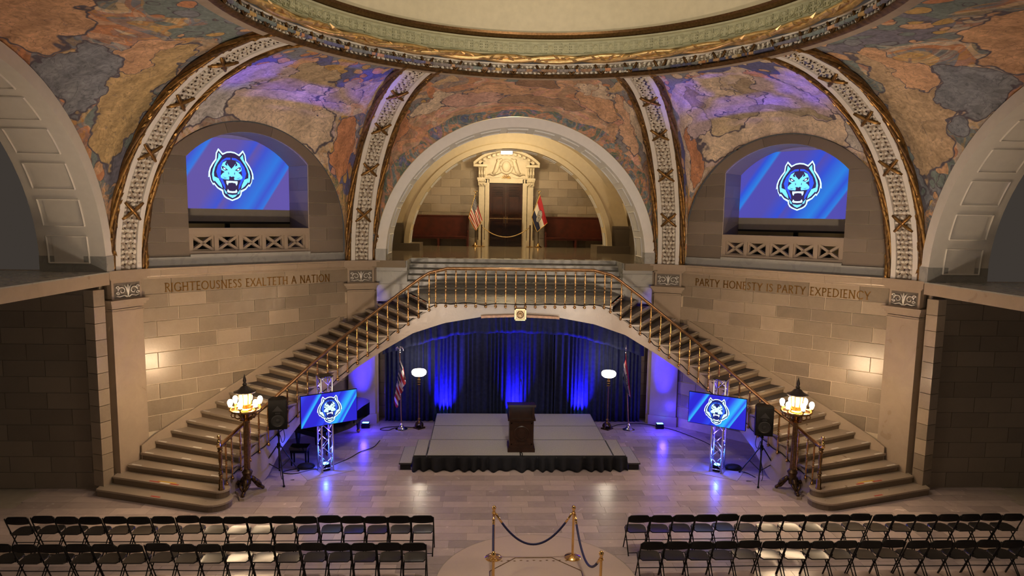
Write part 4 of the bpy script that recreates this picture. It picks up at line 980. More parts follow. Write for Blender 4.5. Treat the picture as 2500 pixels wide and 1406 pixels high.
# ---- inscriptions
GLY = {'R': (.62, [[(.12, 0), (.12, 1)], [(.12, 1), (.38, .98), (.52, .88), (.54, .74), (.48, .60), (.34, .53), (.12, .52)], [(.30, .53), (.62, 0)]]), 'I': (.24, [[(.12, 0), (.12, 1)]]),
 'G': (.86, [[(.80, .84), (.66, .97), (.48, 1), (.28, .95), (.12, .76), (.06, .5), (.12, .24), (.28, .05), (.48, 0), (.66, .03), (.80, .12)], [(.80, .12), (.80, .42)]]),
 'H': (.80, [[(.12, 0), (.12, 1)], [(.68, 0), (.68, 1)], [(.12, .5), (.68, .5)]]), 'T': (.72, [[(.36, 0), (.36, 1)], [(.03, 1), (.69, 1)]]), 'E': (.54, [[(.12, 0), (.12, 1)], [(.12, 1), (.48, 1)], [(.12, .52), (.42, .52)], [(.12, 0), (.50, 0)]]),
 'O': (.92, [[(.46+.42*cos(a*pi/9), .5+.5*sin(a*pi/9)) for a in range(19)]]), 'U': (.74, [[(.10, 1), (.10, .35), (.18, .10), (.37, 0), (.56, .10), (.64, .35), (.64, 1)]]),
 'S': (.52, [[(.44, .86), (.34, .98), (.2, .98), (.08, .86), (.10, .70), (.24, .57), (.38, .44), (.46, .28), (.40, .08), (.24, 0), (.06, .10)]]), 'N': (.84, [[(.12, 0), (.12, 1)], [(.12, 1), (.72, 0)], [(.72, 0), (.72, 1)]]),
 'X': (.72, [[(.04, 0), (.66, 1)], [(.06, 1), (.68, 0)]]), 'A': (.74, [[(.03, 0), (.37, 1)], [(.37, 1), (.71, 0)], [(.16, .36), (.58, .36)]]), 'L': (.54, [[(.12, 0), (.12, 1)], [(.12, 0), (.52, 0)]]),
 'P': (.56, [[(.12, 0), (.12, 1)], [(.12, 1), (.36, .98), (.50, .87), (.52, .72), (.46, .57), (.32, .49), (.12, .48)]]), 'Y': (.68, [[(.02, 1), (.34, .48)], [(.66, 1), (.34, .48)], [(.34, .48), (.34, 0)]]),
 'D': (.80, [[(.12, 0), (.12, 1)], [(.12, 1), (.40, .98), (.64, .82), (.74, .5), (.64, .18), (.40, .02), (.12, 0)]]), 'C': (.80, [[(.76, .84), (.64, .96), (.48, 1), (.28, .95), (.12, .76), (.06, .5), (.12, .24), (.28, .05), (.48, 0), (.64, .04), (.76, .15)]])}
def inscription(sg, text, s0, s1, z0, h, label):
    o = thing('inscription', ob(sg, (s0+s1)/2, DW-.02, z0), label, 'inscription')
    gap = .14; width = sum((GLY[c][0] if c != ' ' else .34)+gap for c in text)-gap; k = abs(s1-s0)/width; dirn = 1 if s1 > s0 else -1; s = s0
    for ch in text:
        if ch == ' ': s += dirn*(.34+gap)*k; continue
        wd, strokes = GLY[ch]; mb = MB(); tk = .0125
        for stx in strokes:
            P = [Vector((s+dirn*x*k, z0+y*h)) for x, y in stx]
            closed = (P[0]-P[-1]).length < 1e-4; n = len(P); Lf = []; Rt = []
            for i, p in enumerate(P):
                d = P[min(i+1, n-1)]-P[max(i-1, 0)]; d.normalize(); q = Vector((-d.y, d.x)); e = d*(.008 if i == n-1 else (-.008 if i == 0 else 0)); Lf.append(p+q*tk+e); Rt.append(p-q*tk+e)
            rows = [[ob(sg, u.x, DW-.022, u.y) for u in Lf], [ob(sg, u.x, DW-.022, u.y) for u in Rt], [ob(sg, u.x, DW-.003, u.y) for u in Rt], [ob(sg, u.x, DW-.003, u.y) for u in Lf], [ob(sg, u.x, DW-.022, u.y) for u in Lf]]
            mb.grid(rows)
            if len(stx) == 2 and abs(stx[0][0]-stx[1][0]) < .01:                # serifs on upright strokes
                for (x, y) in stx:
                    c = ob(sg, s+dirn*x*k, DW-.013, z0+y*h); mb.box(c, (.06, .018, .010), ((R2*(1 if sg < 0 else -1), R2, 0), (-R2*(1 if sg < 0 else 1)*(1 if sg < 0 else -1), R2, 0)))
        put('letter', mb, 'inscription_gold', o); s += dirn*(wd+gap)*k
inscription(-1, 'RIGHTEOUSNESS EXALTETH A NATION', -2.36, 2.36, 4.585, .21, 'gilt capital lettering RIGHTEOUSNESS EXALTETH A NATION on the left wall')
inscription(1, 'PARTY HONESTY IS PARTY EXPEDIENCY', 2.50, -2.46, 4.59, .21, 'gilt capital lettering PARTY HONESTY IS PARTY EXPEDIENCY on the right wall')

# ---- window balustrades and projection screens in the lunettes
for sg in (-1, 1):
    wb = thing('window_balustrade', ob(sg, 0, 10.42, 5.2), f'stone balustrade with five crossed panels below the {SIDE[sg]} projection screen', 'balustrade')
    def sl(name, s0, s1, z0, z1, d0, d1, mat='rail_stone'): put(name, MB().prism([ob(sg, s, d0, z) for s, z in ((s0, z0), (s1, z0), (s1, z1), (s0, z1))], Vector(ob(sg, 0, d1-d0, 0))), mat, wb)
    sl('base_course', -OH, OH, 5.2, 5.5, 10.28, 10.66, 'grey_stone'); sl('lower_rail', -OH, OH, 5.5, 5.58, 10.36, 10.60); sl('top_rail', -OH, OH, 6.02, 6.17, 10.34, 10.62); sl('rail_moulding', -OH, OH, 5.97, 6.03, 10.37, 10.6)
    n = 5; pw = .1; cell = (2*OH - pw)/n
    for i in range(n+1): s = -OH+i*cell; sl('post', s, s+pw, 5.58, 5.97, 10.37, 10.59)
    for i in range(n):
        a, b = -OH+i*cell+pw, -OH+(i+1)*cell; m = MB(); z0, z1 = 5.58, 5.97
        for p, q in (((a, z0), (b, z1)), ((a, z1), (b, z0))):
            d = Vector((q[0]-p[0], q[1]-p[1])).normalized(); nn = Vector((-d.y, d.x))*.034
            m.prism([ob(sg, u, 10.41, v) for u, v in ((p[0]+nn.x, p[1]+nn.y), (q[0]+nn.x, q[1]+nn.y), (q[0]-nn.x, q[1]-nn.y), (p[0]-nn.x, p[1]-nn.y))], Vector(ob(sg, 0, .14, 0)))
        for u0, u1, v0, v1 in ((a, b, z0, z0+.035), (a, b, z1-.035, z1), (a, a+.04, z0, z1), (b-.04, b, z0, z1)): m.prism([ob(sg, u, 10.43, v) for u, v in ((u0, v0), (u1, v0), (u1, v1), (u0, v1))], Vector(ob(sg, 0, .1, 0)))
        put('crossed_panel', m, 'rail_stone', wb)

# ---- tiger emblem, drawn as flat layers (normalised left half, mirrored)
def sym(h): return h + [(-x, y) for x, y in h[::-1] if abs(x) > 1e-6]
TIG = [
 ('emblem_outline', 'logo_white', [sym([(0, .89), (-.17, .87), (-.35, .79), (-.54, .97), (-.65, .79), (-.68, .55), (-.81, .39), (-.92, .21), (-.98, .04), (-1.0, -.18), (-.945, -.14), (-.91, -.30), (-.80, -.48), (-.77, -.43), (-.63, -.59), (-.44, -.70), (-.42, -.80), (-.35, -.91), (-.24, -.98), (0, -1.07)])]),
 ('emblem_ground', 'logo_dark', [sym([(x*1.03, y*1.03) for x, y in [(0, .81), (-.17, .79), (-.36, .70), (-.52, .86), (-.585, .74), (-.61, .51), (-.75, .33), (-.86, .15), (-.90, -.02), (-.89, -.10), (-.86, -.27), (-.79, -.38), (-.74, -.36), (-.58, -.53), (-.37, -.62), (-.355, -.77), (-.28, -.86), (-.19, -.91), (0, -.98)]])]),
 ('emblem_mane', 'logo_cyan', [sym2 for h in ([(-.40, .66), (-.53, .80), (-.56, .60), (-.70, .36), (-.80, .14), (-.845, -.05), (-.82, -.25), (-.77, -.33), (-.735, -.29), (-.58, -.46), (-.41, -.58), (-.45, -.42), (-.53, -.27), (-.56, -.20), (-.75, -.13), (-.76, .03), (-.70, .23), (-.60, .40)],) for sym2 in (h, [(-x, y) for x, y in h])]),
 ('emblem_cheek', 'logo_blue', [s2 for h in ([(-.03, .64), (-.2, .63), (-.40, .52), (-.58, .30), (-.66, .05), (-.60, -.14), (-.50, -.25), (-.36, -.52), (-.29, -.62), (-.27, -.45), (-.40, -.16), (-.47, -.05), (-.45, .12), (-.47, .24), (-.36, .46), (-.22, .54), (-.03, .56)],) for s2 in (h, [(-x, y) for x, y in h])]),
 ('emblem_face', 'logo_cyan', [sym([(0, .20), (-.13, .33), (-.19, .42), (-.17, .30), (-.28, .36), (-.20, .51), (-.36, .43), (-.45, .25), (-.44, .14), (-.30, .07), (-.40, 0), (-.48, -.10), (-.46, -.17), (-.34, -.22), (-.12, -.23), (-.10, -.13), (0, -.12)])]),
 ('emblem_eye', 'logo_dark', [s2 for h in ([(-.43, .29), (-.33, .28), (-.15, .15), (-.28, .12), (-.40, .19)],) for s2 in (h, [(-x, y) for x, y in h])]),
 ('emblem_iris', 'logo_white', [s2 for h in ([(-.35, .24), (-.28, .215), (-.235, .17), (-.30, .155), (-.35, .19)],) for s2 in (h, [(-x, y) for x, y in h])]),
 ('emblem_nose', 'logo_dark', [sym([(0, -.12), (-.05, -.09), (-.14, -.11), (-.07, -.18), (-.10, -.24), (0, -.24)])]),
 ('emblem_whiskers', 'logo_dark', [s2 for h in ([(-.43, -.08), (-.30, -.15), (-.18, -.16), (-.30, -.17)], [(-.46, -.13), (-.34, -.19), (-.20, -.20), (-.33, -.21)], [(-.13, .08), (-.11, .0), (-.14, -.03), (-.15, .06)]) for s2 in (h, [(-x, y) for x, y in h])]),
 ('emblem_mouth', 'logo_dark', [sym([(0, -.25), (-.2, -.26), (-.40, -.22), (-.30, -.44), (-.27, -.66), (-.21, -.76), (0, -.80)])]),
 ('emblem_teeth', 'logo_white', [sym([(0, -.275), (-.25, -.275), (-.24, -.38), (-.19, -.46), (-.155, -.36), (0, -.34)]), sym([(0, -.68), (-.13, -.67), (-.19, -.60), (-.23, -.70), (-.18, -.74), (0, -.75)])]),
 ('emblem_chin', 'logo_cyan', [sym([(0, -.95), (-.13, -.89), (-.22, -.80), (0, -.83)])] + [s2 for h in ([(-.37, -.58), (-.25, -.72), (-.22, -.80), (-.31, -.77)],) for s2 in (h, [(-x, y) for x, y in h])]),
]
def emblem(parent, cx, cz, r, place, tone='logo'):
    """place(a, b, lift) -> world point on the screen, a across, b up"""
    for i, (nm, mat, polys) in enumerate(TIG):
        for pl in polys: put(nm, MB().add([place(cx + x*r*.93, cz + y*r, .004+.0016*i) for x, y in pl], [tuple(range(len(pl)))]), mat.replace('logo', tone).replace('tv_cyan', 'tv_pale'), parent)
def uv_rect(o, pts2):
    me = o.data; ul = me.uv_layers.new(name='UVMap')
    for lp in me.loops: ul.data[lp.index].uv = pts2[lp.vertex_index]
for sg in (-1, 1):
    dS = 11.40
    ps = thing('projection_screen', ob(sg, 0, dS, 6.2), f'blue lit projection screen with snarling tiger emblem in the {SIDE[sg]} lunette', 'projection screen')
    cl = put('screen_cloth', MB().prism([ob(sg, s, dS, z) for s, z in ((-1.9, 6.30), (1.9, 6.30), (1.9, 8.78), (-1.9, 8.78))], Vector(ob(sg, 0, .02, 0))), 'screen_cloth', ps)
    zb = 6.68
    pic = [(s, z) for s, z in ((-1.9, zb), (1.9, zb), (1.9, 8.62), (-1.9, 8.62))]
    o = put('picture', MB().add([ob(sg, s, dS-.004, z) for s, z in pic], [(0, 1, 2, 3)]), 'projected_left' if sg < 0 else 'projected_right', ps)
    def uvx(s): return (s+1.9)/3.8 if sg < 0 else (1.9-s)/3.8
    uv_rect(o, [(uvx(s), (z-zb)/1.94) for s, z in pic])
    put('weight_bar', MB().prism([ob(sg, s, dS-.02, z) for s, z in ((-1.9, 6.27), (1.9, 6.27), (1.9, 6.33), (-1.9, 6.33))], Vector(ob(sg, 0, .05, 0))), 'dark_gap', ps)
    sc = -.05
    emblem(ps, 0, 0, .70, lambda a, b, l: ob(sg, sc + (a if sg < 0 else -a), dS-.004-l, 7.65+b))

# ================================================================== UPPER VESTIBULE
dr = thing('door_1', (.05, 21.6, 5.2), 'dark wooden double door at the back of the upper vestibule', kind='structure')
for sg in (-1, 1):
    x0, x1 = (.05-.79, .05-.005) if sg < 0 else (.05+.005, .05+.79)
    lf = put('door_leaf', MB().box2((x0, 21.50, 5.22), (x1, 21.58, 8.2)), 'dark_wood', dr); xm = (x0+x1)/2; hw = .25
    for z0, z1 in ((5.42, 5.62), (5.74, 6.10), (6.22, 6.42), (6.70, 7.62), (7.72, 7.80), (7.90, 8.02)):
        m = MB(); m.box2((xm-hw+.03, 21.465, z0+.03), (xm+hw-.03, 21.5, z1-.03))
        for a, b in (((xm-hw-.03, 21.455, z0-.03), (xm+hw+.03, 21.5, z0)), ((xm-hw-.03, 21.455, z1), (xm+hw+.03, 21.5, z1+.03)), ((xm-hw-.03, 21.455, z0), (xm-hw, 21.5, z1)), ((xm+hw, 21.455, z0), (xm+hw+.03, 21.5, z1))): m.box2(a, b)
        put('door_panel', m, 'dark_wood', lf)
    put('handle_plate', MB().box2((.05+sg*.07-.035, 21.46, 6.30), (.05+sg*.07+.035, 21.5, 6.62)), 'bronze', lf)
po = thing('trim_16', (.05, 21.5, 5.2), 'carved cream stone portal with arched pediment around the dark door', kind='structure')
def pb(name, x0, y0, z0, x1, y1, z1, mat='portal_stone'): return put(name, MB().box2((x0+.05, y0, z0), (x1+.05, y1, z1)), mat, po)
for sg in (-1, 1):
    pb('jamb', sg*.80, 21.40, 5.2, sg*1.0, 21.62, 8.4); pb('jamb_bead', sg*.84, 21.38, 5.2, sg*.92, 21.42, 8.38); pb('pilaster_shaft', sg*1.03, 21.33, 5.5, sg*1.30, 21.62, 8.05); pb('pilaster_base', sg*.99, 21.27, 5.2, sg*1.36, 21.62, 5.5)
    m = MB(); cx = .05+sg*1.165
    m.prism([(cx-.14, 21.3, 8.05), (cx+.14, 21.3, 8.05), (cx+.2, 21.26, 8.36), (cx-.2, 21.26, 8.36)], (0, .3, 0))
    for q in range(5): m.ball((cx-.14+.07*q, 21.27, 8.12+.05*(q % 2)), .045, 6, 4); m.ball((cx-.16+.08*q, 21.25, 8.29), .045, 6, 4)
    put('capital', m, 'portal_stone', po, smooth=40); pb('impost', sg*1.0, 21.25, 8.36, sg*1.38, 21.62, 8.46)
    m = MB(); m.box2((cx-.17, 21.3, 8.46), (cx+.17, 21.6, 8.95))
    for q in range(3): m.tube([(cx-.12+.12*q, 21.27, 8.48), (cx-.12+.12*q, 21.18, 8.62), (cx-.12+.12*q, 21.2, 8.78), (cx-.12+.12*q, 21.12, 8.92)], [.03, .06, .045, .06], 6)
    put('console', m, 'portal_stone', po, smooth=40); pb('cornice_end', sg*.93, 21.05, 8.95, sg*1.56, 21.62, 9.06)
pb('lintel', -1.0, 21.40, 8.22, 1.0, 21.62, 8.42); pb('frieze_panel', -1.0, 21.42, 8.42, 1.0, 21.62, 9.3)
bo = MB(); bo.sheet([[(.05+x, 21.39, z) for x, z in ((-1.0, 8.46), (-.5, 8.46), (-.3, 8.5), (-.16, 8.66), (0, 8.70), (.16, 8.66), (.3, 8.5), (.5, 8.46), (1.0, 8.46))], [(.05+x, 21.39, z+.05) for x, z in ((-1.0, 8.46), (-.5, 8.46), (-.3, 8.5), (-.16, 8.66), (0, 8.70), (.16, 8.66), (.3, 8.5), (.5, 8.46), (1.0, 8.46))]], .04); put('ogee_moulding', bo, 'portal_stone', po)
fan = MB()
for q in range(7): a = pi*(q+.5)/7; fan.tube([(.05+.04*cos(a), 21.38, 8.44+.03*sin(a)), (.05+.22*cos(a), 21.37, 8.44+.17*sin(a))], [.012, .028], 5)
put('gilt_fan', fan, 'bright_gold', po)
PR, PZ = 2.05, 7.55                                           # segmental pediment
def ped(r, x): return PZ + sqrt(r*r-x*x)
m = MB(); xs = [-1.56+3.12*i/28 for i in range(29)]
m.grid([[(.05+x, 21.05, ped(PR+.10, x)-.02) for x in xs], [(.05+x, 20.98, ped(PR+.19, x)) for x in xs], [(.05+x, 21.62, ped(PR+.19, x)) for x in xs], [(.05+x, 21.62, ped(PR+.06, x)-.03) for x in xs], [(.05+x, 21.05, ped(PR+.10, x)-.02) for x in xs]]); put('pediment_arch', m, 'portal_stone', po, smooth=40)
m = MB(); m.grid([[(.05+x, 21.3, max(9.06, ped(PR-.02, x)-.04)) for x in xs], [(.05+x, 21.3, ped(PR+.08, x)) for x in xs], [(.05+x, 21.62, ped(PR+.08, x)) for x in xs]]); put('pediment_under', m, 'portal_stone', po)
fd = MB(); fd.add([(.05+x, 21.41, 9.05) for x in xs[4:25]] + [(.05+x, 21.41, ped(PR, x)) for x in xs[4:25]], [(i, i+1, 22+i, 21+i) for i in range(20)]); put('tympanum', fd, 'portal_stone', po)
for q in range(13):
    x = -1.26 + 2.52*q/12; put('dentil', MB().box((.05+x, 21.2, ped(PR, x)-.03), (.10, .22, .09)), 'portal_stone', po)
rl = MB(); rl.ball((.05, 21.38, 9.0), .24, 14, 8, (.9, .3, 1.1)); rl.tube([(.05+.3*cos(a), 21.36, 9.0+.34*sin(a)) for a in [2*pi*i/20 for i in range(20)]], .03, 6, closed=True)
for sg in (-1, 1):
    rl.tube([(.05+sg*x, 21.33, z) for x, z in ((.62, 8.62), (.50, 8.80), (.42, 9.05), (.36, 9.25), (.20, 9.34))], [.09, .10, .11, .09, .06], 8); rl.ball((.05+sg*.40, 21.3, 9.28), .075, 8, 5)
    rl.tube([(.05+sg*x, 21.34, z) for x, z in ((.2, 8.74), (.45, 8.66), (.62, 8.60), (.78, 8.66), (.9, 8.60))], [.02, .05, .05, .04, .015], 6); rl.tube([(.05+sg*x, 21.33, z) for x, z in ((.40, 9.2), (.3, 9.05), (.24, 9.0))], .035, 6)
put('figure_relief', rl, 'portal_stone', po, smooth=True)
ac = thing('acrylic_barrier', (.05, 21.2, 5.2), 'low clear panel with a pale top edge standing before the door', 'barrier')
put('top_edge', MB().box2((-.72, 21.18, 6.52), (.82, 21.21, 6.55)), 'plaque_gold', ac)
for sg in (-1, 1): put('side_edge', MB().box2((.05+sg*.77-.012, 21.18, 5.2), (.05+sg*.77+.012, 21.21, 6.53)), 'bronze', ac)
m_, nt_, b_ = newmat('clear_panel'); b_.inputs['Transmission Weight'].default_value = 1; b_.inputs['Roughness'].default_value = .03; b_.inputs['IOR'].default_value = 1.45; nz_ = N(nt_, 'ShaderNodeTexNoise'); nz_.inputs['Scale'].default_value = 3; bp_ = N(nt_, 'ShaderNodeBump'); bp_.inputs['Strength'].default_value = .04; L(nt_, nz_.outputs['Fac'], bp_.inputs['Height']); L(nt_, bp_.outputs['Normal'], b_.inputs['Normal'])
put('clear_sheet', MB().box2((-.71, 21.19, 5.22), (.81, 21.2, 6.52)), 'clear_panel', ac)
# benches
for sg in (-1, 1):
    x0, x1 = (-4.55, -1.74) if sg < 0 else (1.95, 4.85)
    be = thing('pew_bench', ((x0+x1)/2, 21.2, 5.2), f'long dark red wooden bench against the wall {SIDE[sg]} of the door', 'bench')
    put('backrest', MB().box2((x0, 21.38, 5.62), (x1, 21.46, 6.62)), 'red_wood', be); put('top_rail', MB().box2((x0-.03, 21.35, 6.6), (x1+.03, 21.49, 6.66)), 'red_wood', be); put('seat', MB().box2((x0, 20.92, 5.62), (x1, 21.42, 5.68)), 'red_wood', be); put('front_apron', MB().box2((x0, 20.96, 5.54), (x1, 20.99, 5.62)), 'red_wood', be)
    for f in (0, .5, 1): x = lerp(x0+.03, x1-.03, f); put('leg', MB().box2((x-.05, 20.95, 5.2), (x+.05, 21.45, 5.62)), 'red_wood', be)
    for xe in (x0, x1): put('arm_end', MB().prism([(xe-.03, 20.9, 5.2), (xe-.03, 21.47, 5.2), (xe-.03, 21.47, 6.5), (xe-.03, 21.3, 6.5), (xe-.03, 21.2, 5.95), (xe-.03, 20.9, 5.9)], (.06, 0, 0)), 'red_wood', be)
# small rope barrier before the door
for sg in (-1, 1):
    sn = thing('wooden_rope_post', (.05+sg*1.15, 20.9, 5.2), f'short dark wooden rope post {SIDE[sg]} of the vestibule door', 'post')
    put('post', MB().lathe([(.035, .03), (.03, .06), (.03, .98), (.04, 1.0), (.03, 1.04)], (.05+sg*1.15, 20.9, 5.2), 10), 'dark_wood', sn); put('base', MB().lathe([(.16, 0), (.16, .02), (.05, .05)], (.05+sg*1.15, 20.9, 5.2), 16), 'polished_brass', sn)
put('gold_rope', MB().tube(catenary((-1.06, 20.9, 6.12), (1.16, 20.9, 6.12), .46), .022, 7), 'rope_gold', smooth=True, label='gold rope sagging between two wooden posts before the vestibule door', cat='rope')
# lantern
LY = 19.3
ln = thing('ceiling_lantern', (-.02, LY, 9.41), 'bright glass ceiling lantern hanging before the portal pediment', 'lantern')
put('glass_box', MB().box2((-.28, LY-.24, 9.41), (.24, LY+.24, 9.66)), 'lantern_glow', ln)
for x in (-.29, .25):
    for y in (LY-.25, LY+.25): put('corner_bar', MB().box2((x-.015, y-.015, 9.39), (x+.015, y+.015, 9.69)), 'dark_bronze', ln)
put('top_plate', MB().box2((-.32, LY-.28, 9.67), (.28, LY+.28, 9.72)), 'dark_bronze', ln); put('stem', MB().lathe([(.02, 9.72), (.02, 9.97)], (-.02, LY, 0), 8), 'dark_bronze', ln)
light('vestibule_bay_fill', 'POINT', (0, 13.4, 9.6), 170, (1, .80, .50), size=.25)  # added fill hidden above the arch, brightens the cream front bay
light('lantern_light', 'POINT', (-.02, LY-.25, 9.2), 220, (1, .78, .44), size=.3)

# ---- flags
def flag(name, loc, pole_h, corners, mat, label, finial, base_mat, amp=.05, folds=3, tilt=(0, 0), fringe=True):
    """corners: hoist-top, hoist-bottom, fly-top, fly-bottom as world points"""
    o = thing(name, loc, label, 'flag'); x, y, z = loc
    put('pole', MB().tube([(x, y, z+.04), (x+tilt[0], y+tilt[1], z+pole_h)], .016, 8), 'dark_wood' if finial == 'cross' else 'oak', o, smooth=True)
    put('stand', MB().lathe([(.19, 0), (.19, .015), (.15, .03), (.07, .09), (.04, .16), (.025, .2)], loc, 20), base_mat, o, smooth=40)
    tp = Vector((x+tilt[0], y+tilt[1], z+pole_h)); fm = MB()
    if finial == 'eagle':
        fm.ball(tp + Vector((0, 0, .04)), .035, 8, 6); fm.ball(tp + Vector((0, 0, .12)), .04, 8, 6, (.8, .8, 1.4)); fm.ball(tp + Vector((.02, -.02, .2)), .025, 8, 5)
        for sd in (-1, 1): fm.tube([tp + Vector((sd*dx, 0, dz)) for dx, dz in ((.02, .12), (.07, .19), (.10, .15), (.11, .07))], [.015, .028, .024, .008], 6)
    elif finial == 'spear': fm.lathe([(.012, 0), (.03, .03), (.012, .06), (.04, .12), (.02, .2), (.002, .27)], tuple(tp), 8)
    else:
        fm.lathe([(.012, 0), (.028, .03), (.012, .07), (.012, .12)], tuple(tp), 8)
        for sd in (-1, 1): fm.tube([tp + Vector((sd*dx, 0, dz)) for dx, dz in ((0, .1), (.06, .15), (.1, .13))], [.015, .02, .008], 6)
    put('finial', fm, 'chrome' if base_mat == 'chrome' else 'polished_brass', o, smooth=True)
    ht, hb, ft, fb = [Vector(c) for c in corners]; nu, nv = 28, 18; rows = []; uv = []
    for i in range(nu+1):
        u = i/nu; r = []
        for j in range(nv+1):
            v = j/nv; a = hb.lerp(ht, v); b = fb.lerp(ft, v); p = a.lerp(b, u)
            ph = (v*folds + u*.6)*2*pi; p = p + Vector((amp*.35*cos(ph*1.3), amp*sin(ph), 0))*(.35+.65*u); r.append(p); uv.append((u, v))
        rows.append(r)
    me = MB().sheet(rows, .006).mesh('cloth', recalc=False); uv = uv+uv; ul = me.uv_layers.new(name='UVMap')
    for lp in me.loops: ul.data[lp.index].uv = uv[lp.vertex_index]
    put('cloth', me, mat, o, smooth=True)
    if fringe: put('fringe', MB().tube([rows[0][j] for j in range(nv, -1, -2)] + [rows[i][0] for i in range(2, nu+1, 2)] + [rows[nu][j] for j in range(2, nv+1, 2)], .018, 5), 'fringe_gold', o, smooth=True)
    return o
flag('flag_on_stand', (-1.40, 20.9, 5.2), 2.45, ((-1.42, 20.86, 7.62), (-1.72, 20.84, 6.55), (-1.08, 20.84, 6.42), (-1.37, 20.82, 5.95)), 'flag_stripes', 'stars and stripes flag with gold fringe beside the upper door', 'cross', 'polished_brass', .035, 2.5)
flag('flag_on_stand', (1.60, 20.9, 5.2), 2.5, ((1.64, 20.86, 7.68), (1.26, 20.84, 6.62), (2.02, 20.84, 6.36), (1.53, 20.82, 5.94)), 'flag_tricolour', 'red white and blue striped flag with round seal beside the upper door', 'cross', 'polished_brass', .035, 1.5)
flag('flag_on_stand', (-3.50, 9.0, 0), 2.40, ((-3.52, 8.95, 2.24), (-3.72, 8.9, .86), (-3.34, 8.92, 1.62), (-3.62, 8.88, .72)), 'flag_stripes', 'stars and stripes flag drooping on a chrome stand left of the stage', 'eagle', 'chrome', .07, 3, (-.05, 0), False)
flag('flag_on_stand', (3.60, 9.0, 0), 2.45, ((3.42, 8.96, 2.42), (3.33, 8.92, 1.70), (3.62, 8.92, 1.06), (3.50, 8.9, 1.2)), 'flag_tricolour', 'red white and navy flag drooping on a stand right of the stage', 'spear', 'chrome', .06, 2, (-.17, 0), False)

# ================================================================== STAGE
def drape(x0, x1, y, z0, z1, pleat, amp, seed, zfun=None, n=None):
    r = random.Random(seed); n = n or int((x1-x0)/pleat*8); rows = []
    ph = 0; xs = []; ys = []
    for i in range(n+1):
        x = x0+(x1-x0)*i/n; ph += (2*pi/8)*(1+.35*sin(i*.13+seed)+.2*r.uniform(-1, 1)); xs.append(x); ys.append(sin(ph)*(.7+.3*sin(i*.07+seed*2)))
    K = 10
    for k in range(K+1):
        f = k/K; row = []
        for i, x in enumerate(xs):
            a, b = (z0, z1) if zfun is None else zfun(x); am = amp*(.55+.45*(1-f)); row.append((x + .012*sin(f*5+i), y - am*ys[i], lerp(a, b, f)))
        rows.append(row)
    return MB().sheet(rows, .012)
cu = thing('stage_curtain', (0, 9.85, 0), 'tall pleated navy curtain with arched valance behind the stage', 'curtain')
for i, (a, b) in enumerate(((-4.12, -1.45), (-1.45, 1.3), (1.3, 4.12))): put('drape_panel', drape(a, b, 9.86, .02, 3.7, .155, .062, i+1), 'navy_cloth', cu, smooth=True)
VB = [(0, 2.95), (1.3, 2.91), (1.9, 2.85), (2.6, 2.67), (3.3, 2.47), (4.16, 2.22)]
put('valance', drape(-4.16, 4.16, 9.66, 0, 0, .21, .05, 8, lambda x: (interp(abs(x), VB)+.015*sin(x*9), interp(abs(x), VB)+1.0)), 'navy_cloth', cu, smooth=True)
sg_ = thing('stage', (0, 7.4, 0), 'low grey carpeted stage platform with black skirt before the curtain', 'stage')
for i in range(3):
    for j, (a, b) in enumerate(((-2.44, 0), (0, 2.44))):
        y0 = 5.51+1.29*i; d = put('deck_panel', MB().box2((a+.004, y0+.004, .33), (b-.004, y0+1.286, .4)), 'stage_edge', sg_); put('carpet_top', MB().box2((a+.02, y0+.02, .4), (b-.02, y0+1.27, .404)), 'stage_carpet', d)
for x in (-2.3, 0, 2.3):
    for y in (5.65, 6.9, 8.1, 9.25): put('leg', MB().lathe([(.03, 0), (.03, .33)], (x, y, 0), 8), 'black_metal', sg_)
for sg in (-1, 1):
    put('side_skirt', MB().box2((sg*2.43, 6.95, .02), (sg*2.45, 9.38, .36)), 'black_cloth', sg_)
r = random.Random(4); n = 190; rows = []
for k in range(7):
    f = k/6; rows.append([(lerp(-2.80, 2.80, i/n)*(1+.006*(1-f)), 5.485 - (.022+.065*(1-f))*(sin(i*.62+1.6*sin(i*.11))+.45*sin(i*.27+1)) - .045*(1-f), lerp(.012+.012*sin(i*.31), .385, f)) for i in range(n+1)])
put('front_skirt', MB().sheet(rows, .008), 'black_cloth', sg_, smooth=True)
put('back_panel', MB().box2((-2.43, 9.35, .02), (2.43, 9.37, .33)), 'black_cloth', sg_)
for sg in (-1, 1):
    ss = thing('stage_steps', (sg*2.8, 6.2, 0), f'black edged two tread portable steps at the {SIDE[sg]} front of the stage', 'steps')
    for x0, x1, z, y0, y1 in ((2.46, 2.79, .38, 5.57, 6.86), (2.83, 3.16, .20, 5.50, 6.82)):
        t = put('tread', MB().box2((sg*x0, y0, z-.035), (sg*x1, y1, z)), 'stage_edge', ss); put('carpet_top', MB().box2((sg*(x0+.015), y0+.015, z), (sg*(x1-.015), y1-.015, z+.004)), 'stage_carpet', t)
        for y in (y0+.05, y1-.05): put('leg', MB().box2((sg*(x0+.03), y-.015, 0), (sg*(x1-.03), y+.015, z-.035)), 'black_metal', ss)
        put('foot_bar', MB().box2((sg*x0, y0, 0), (sg*x1, y0+.02, .02)), 'aluminium', ss)
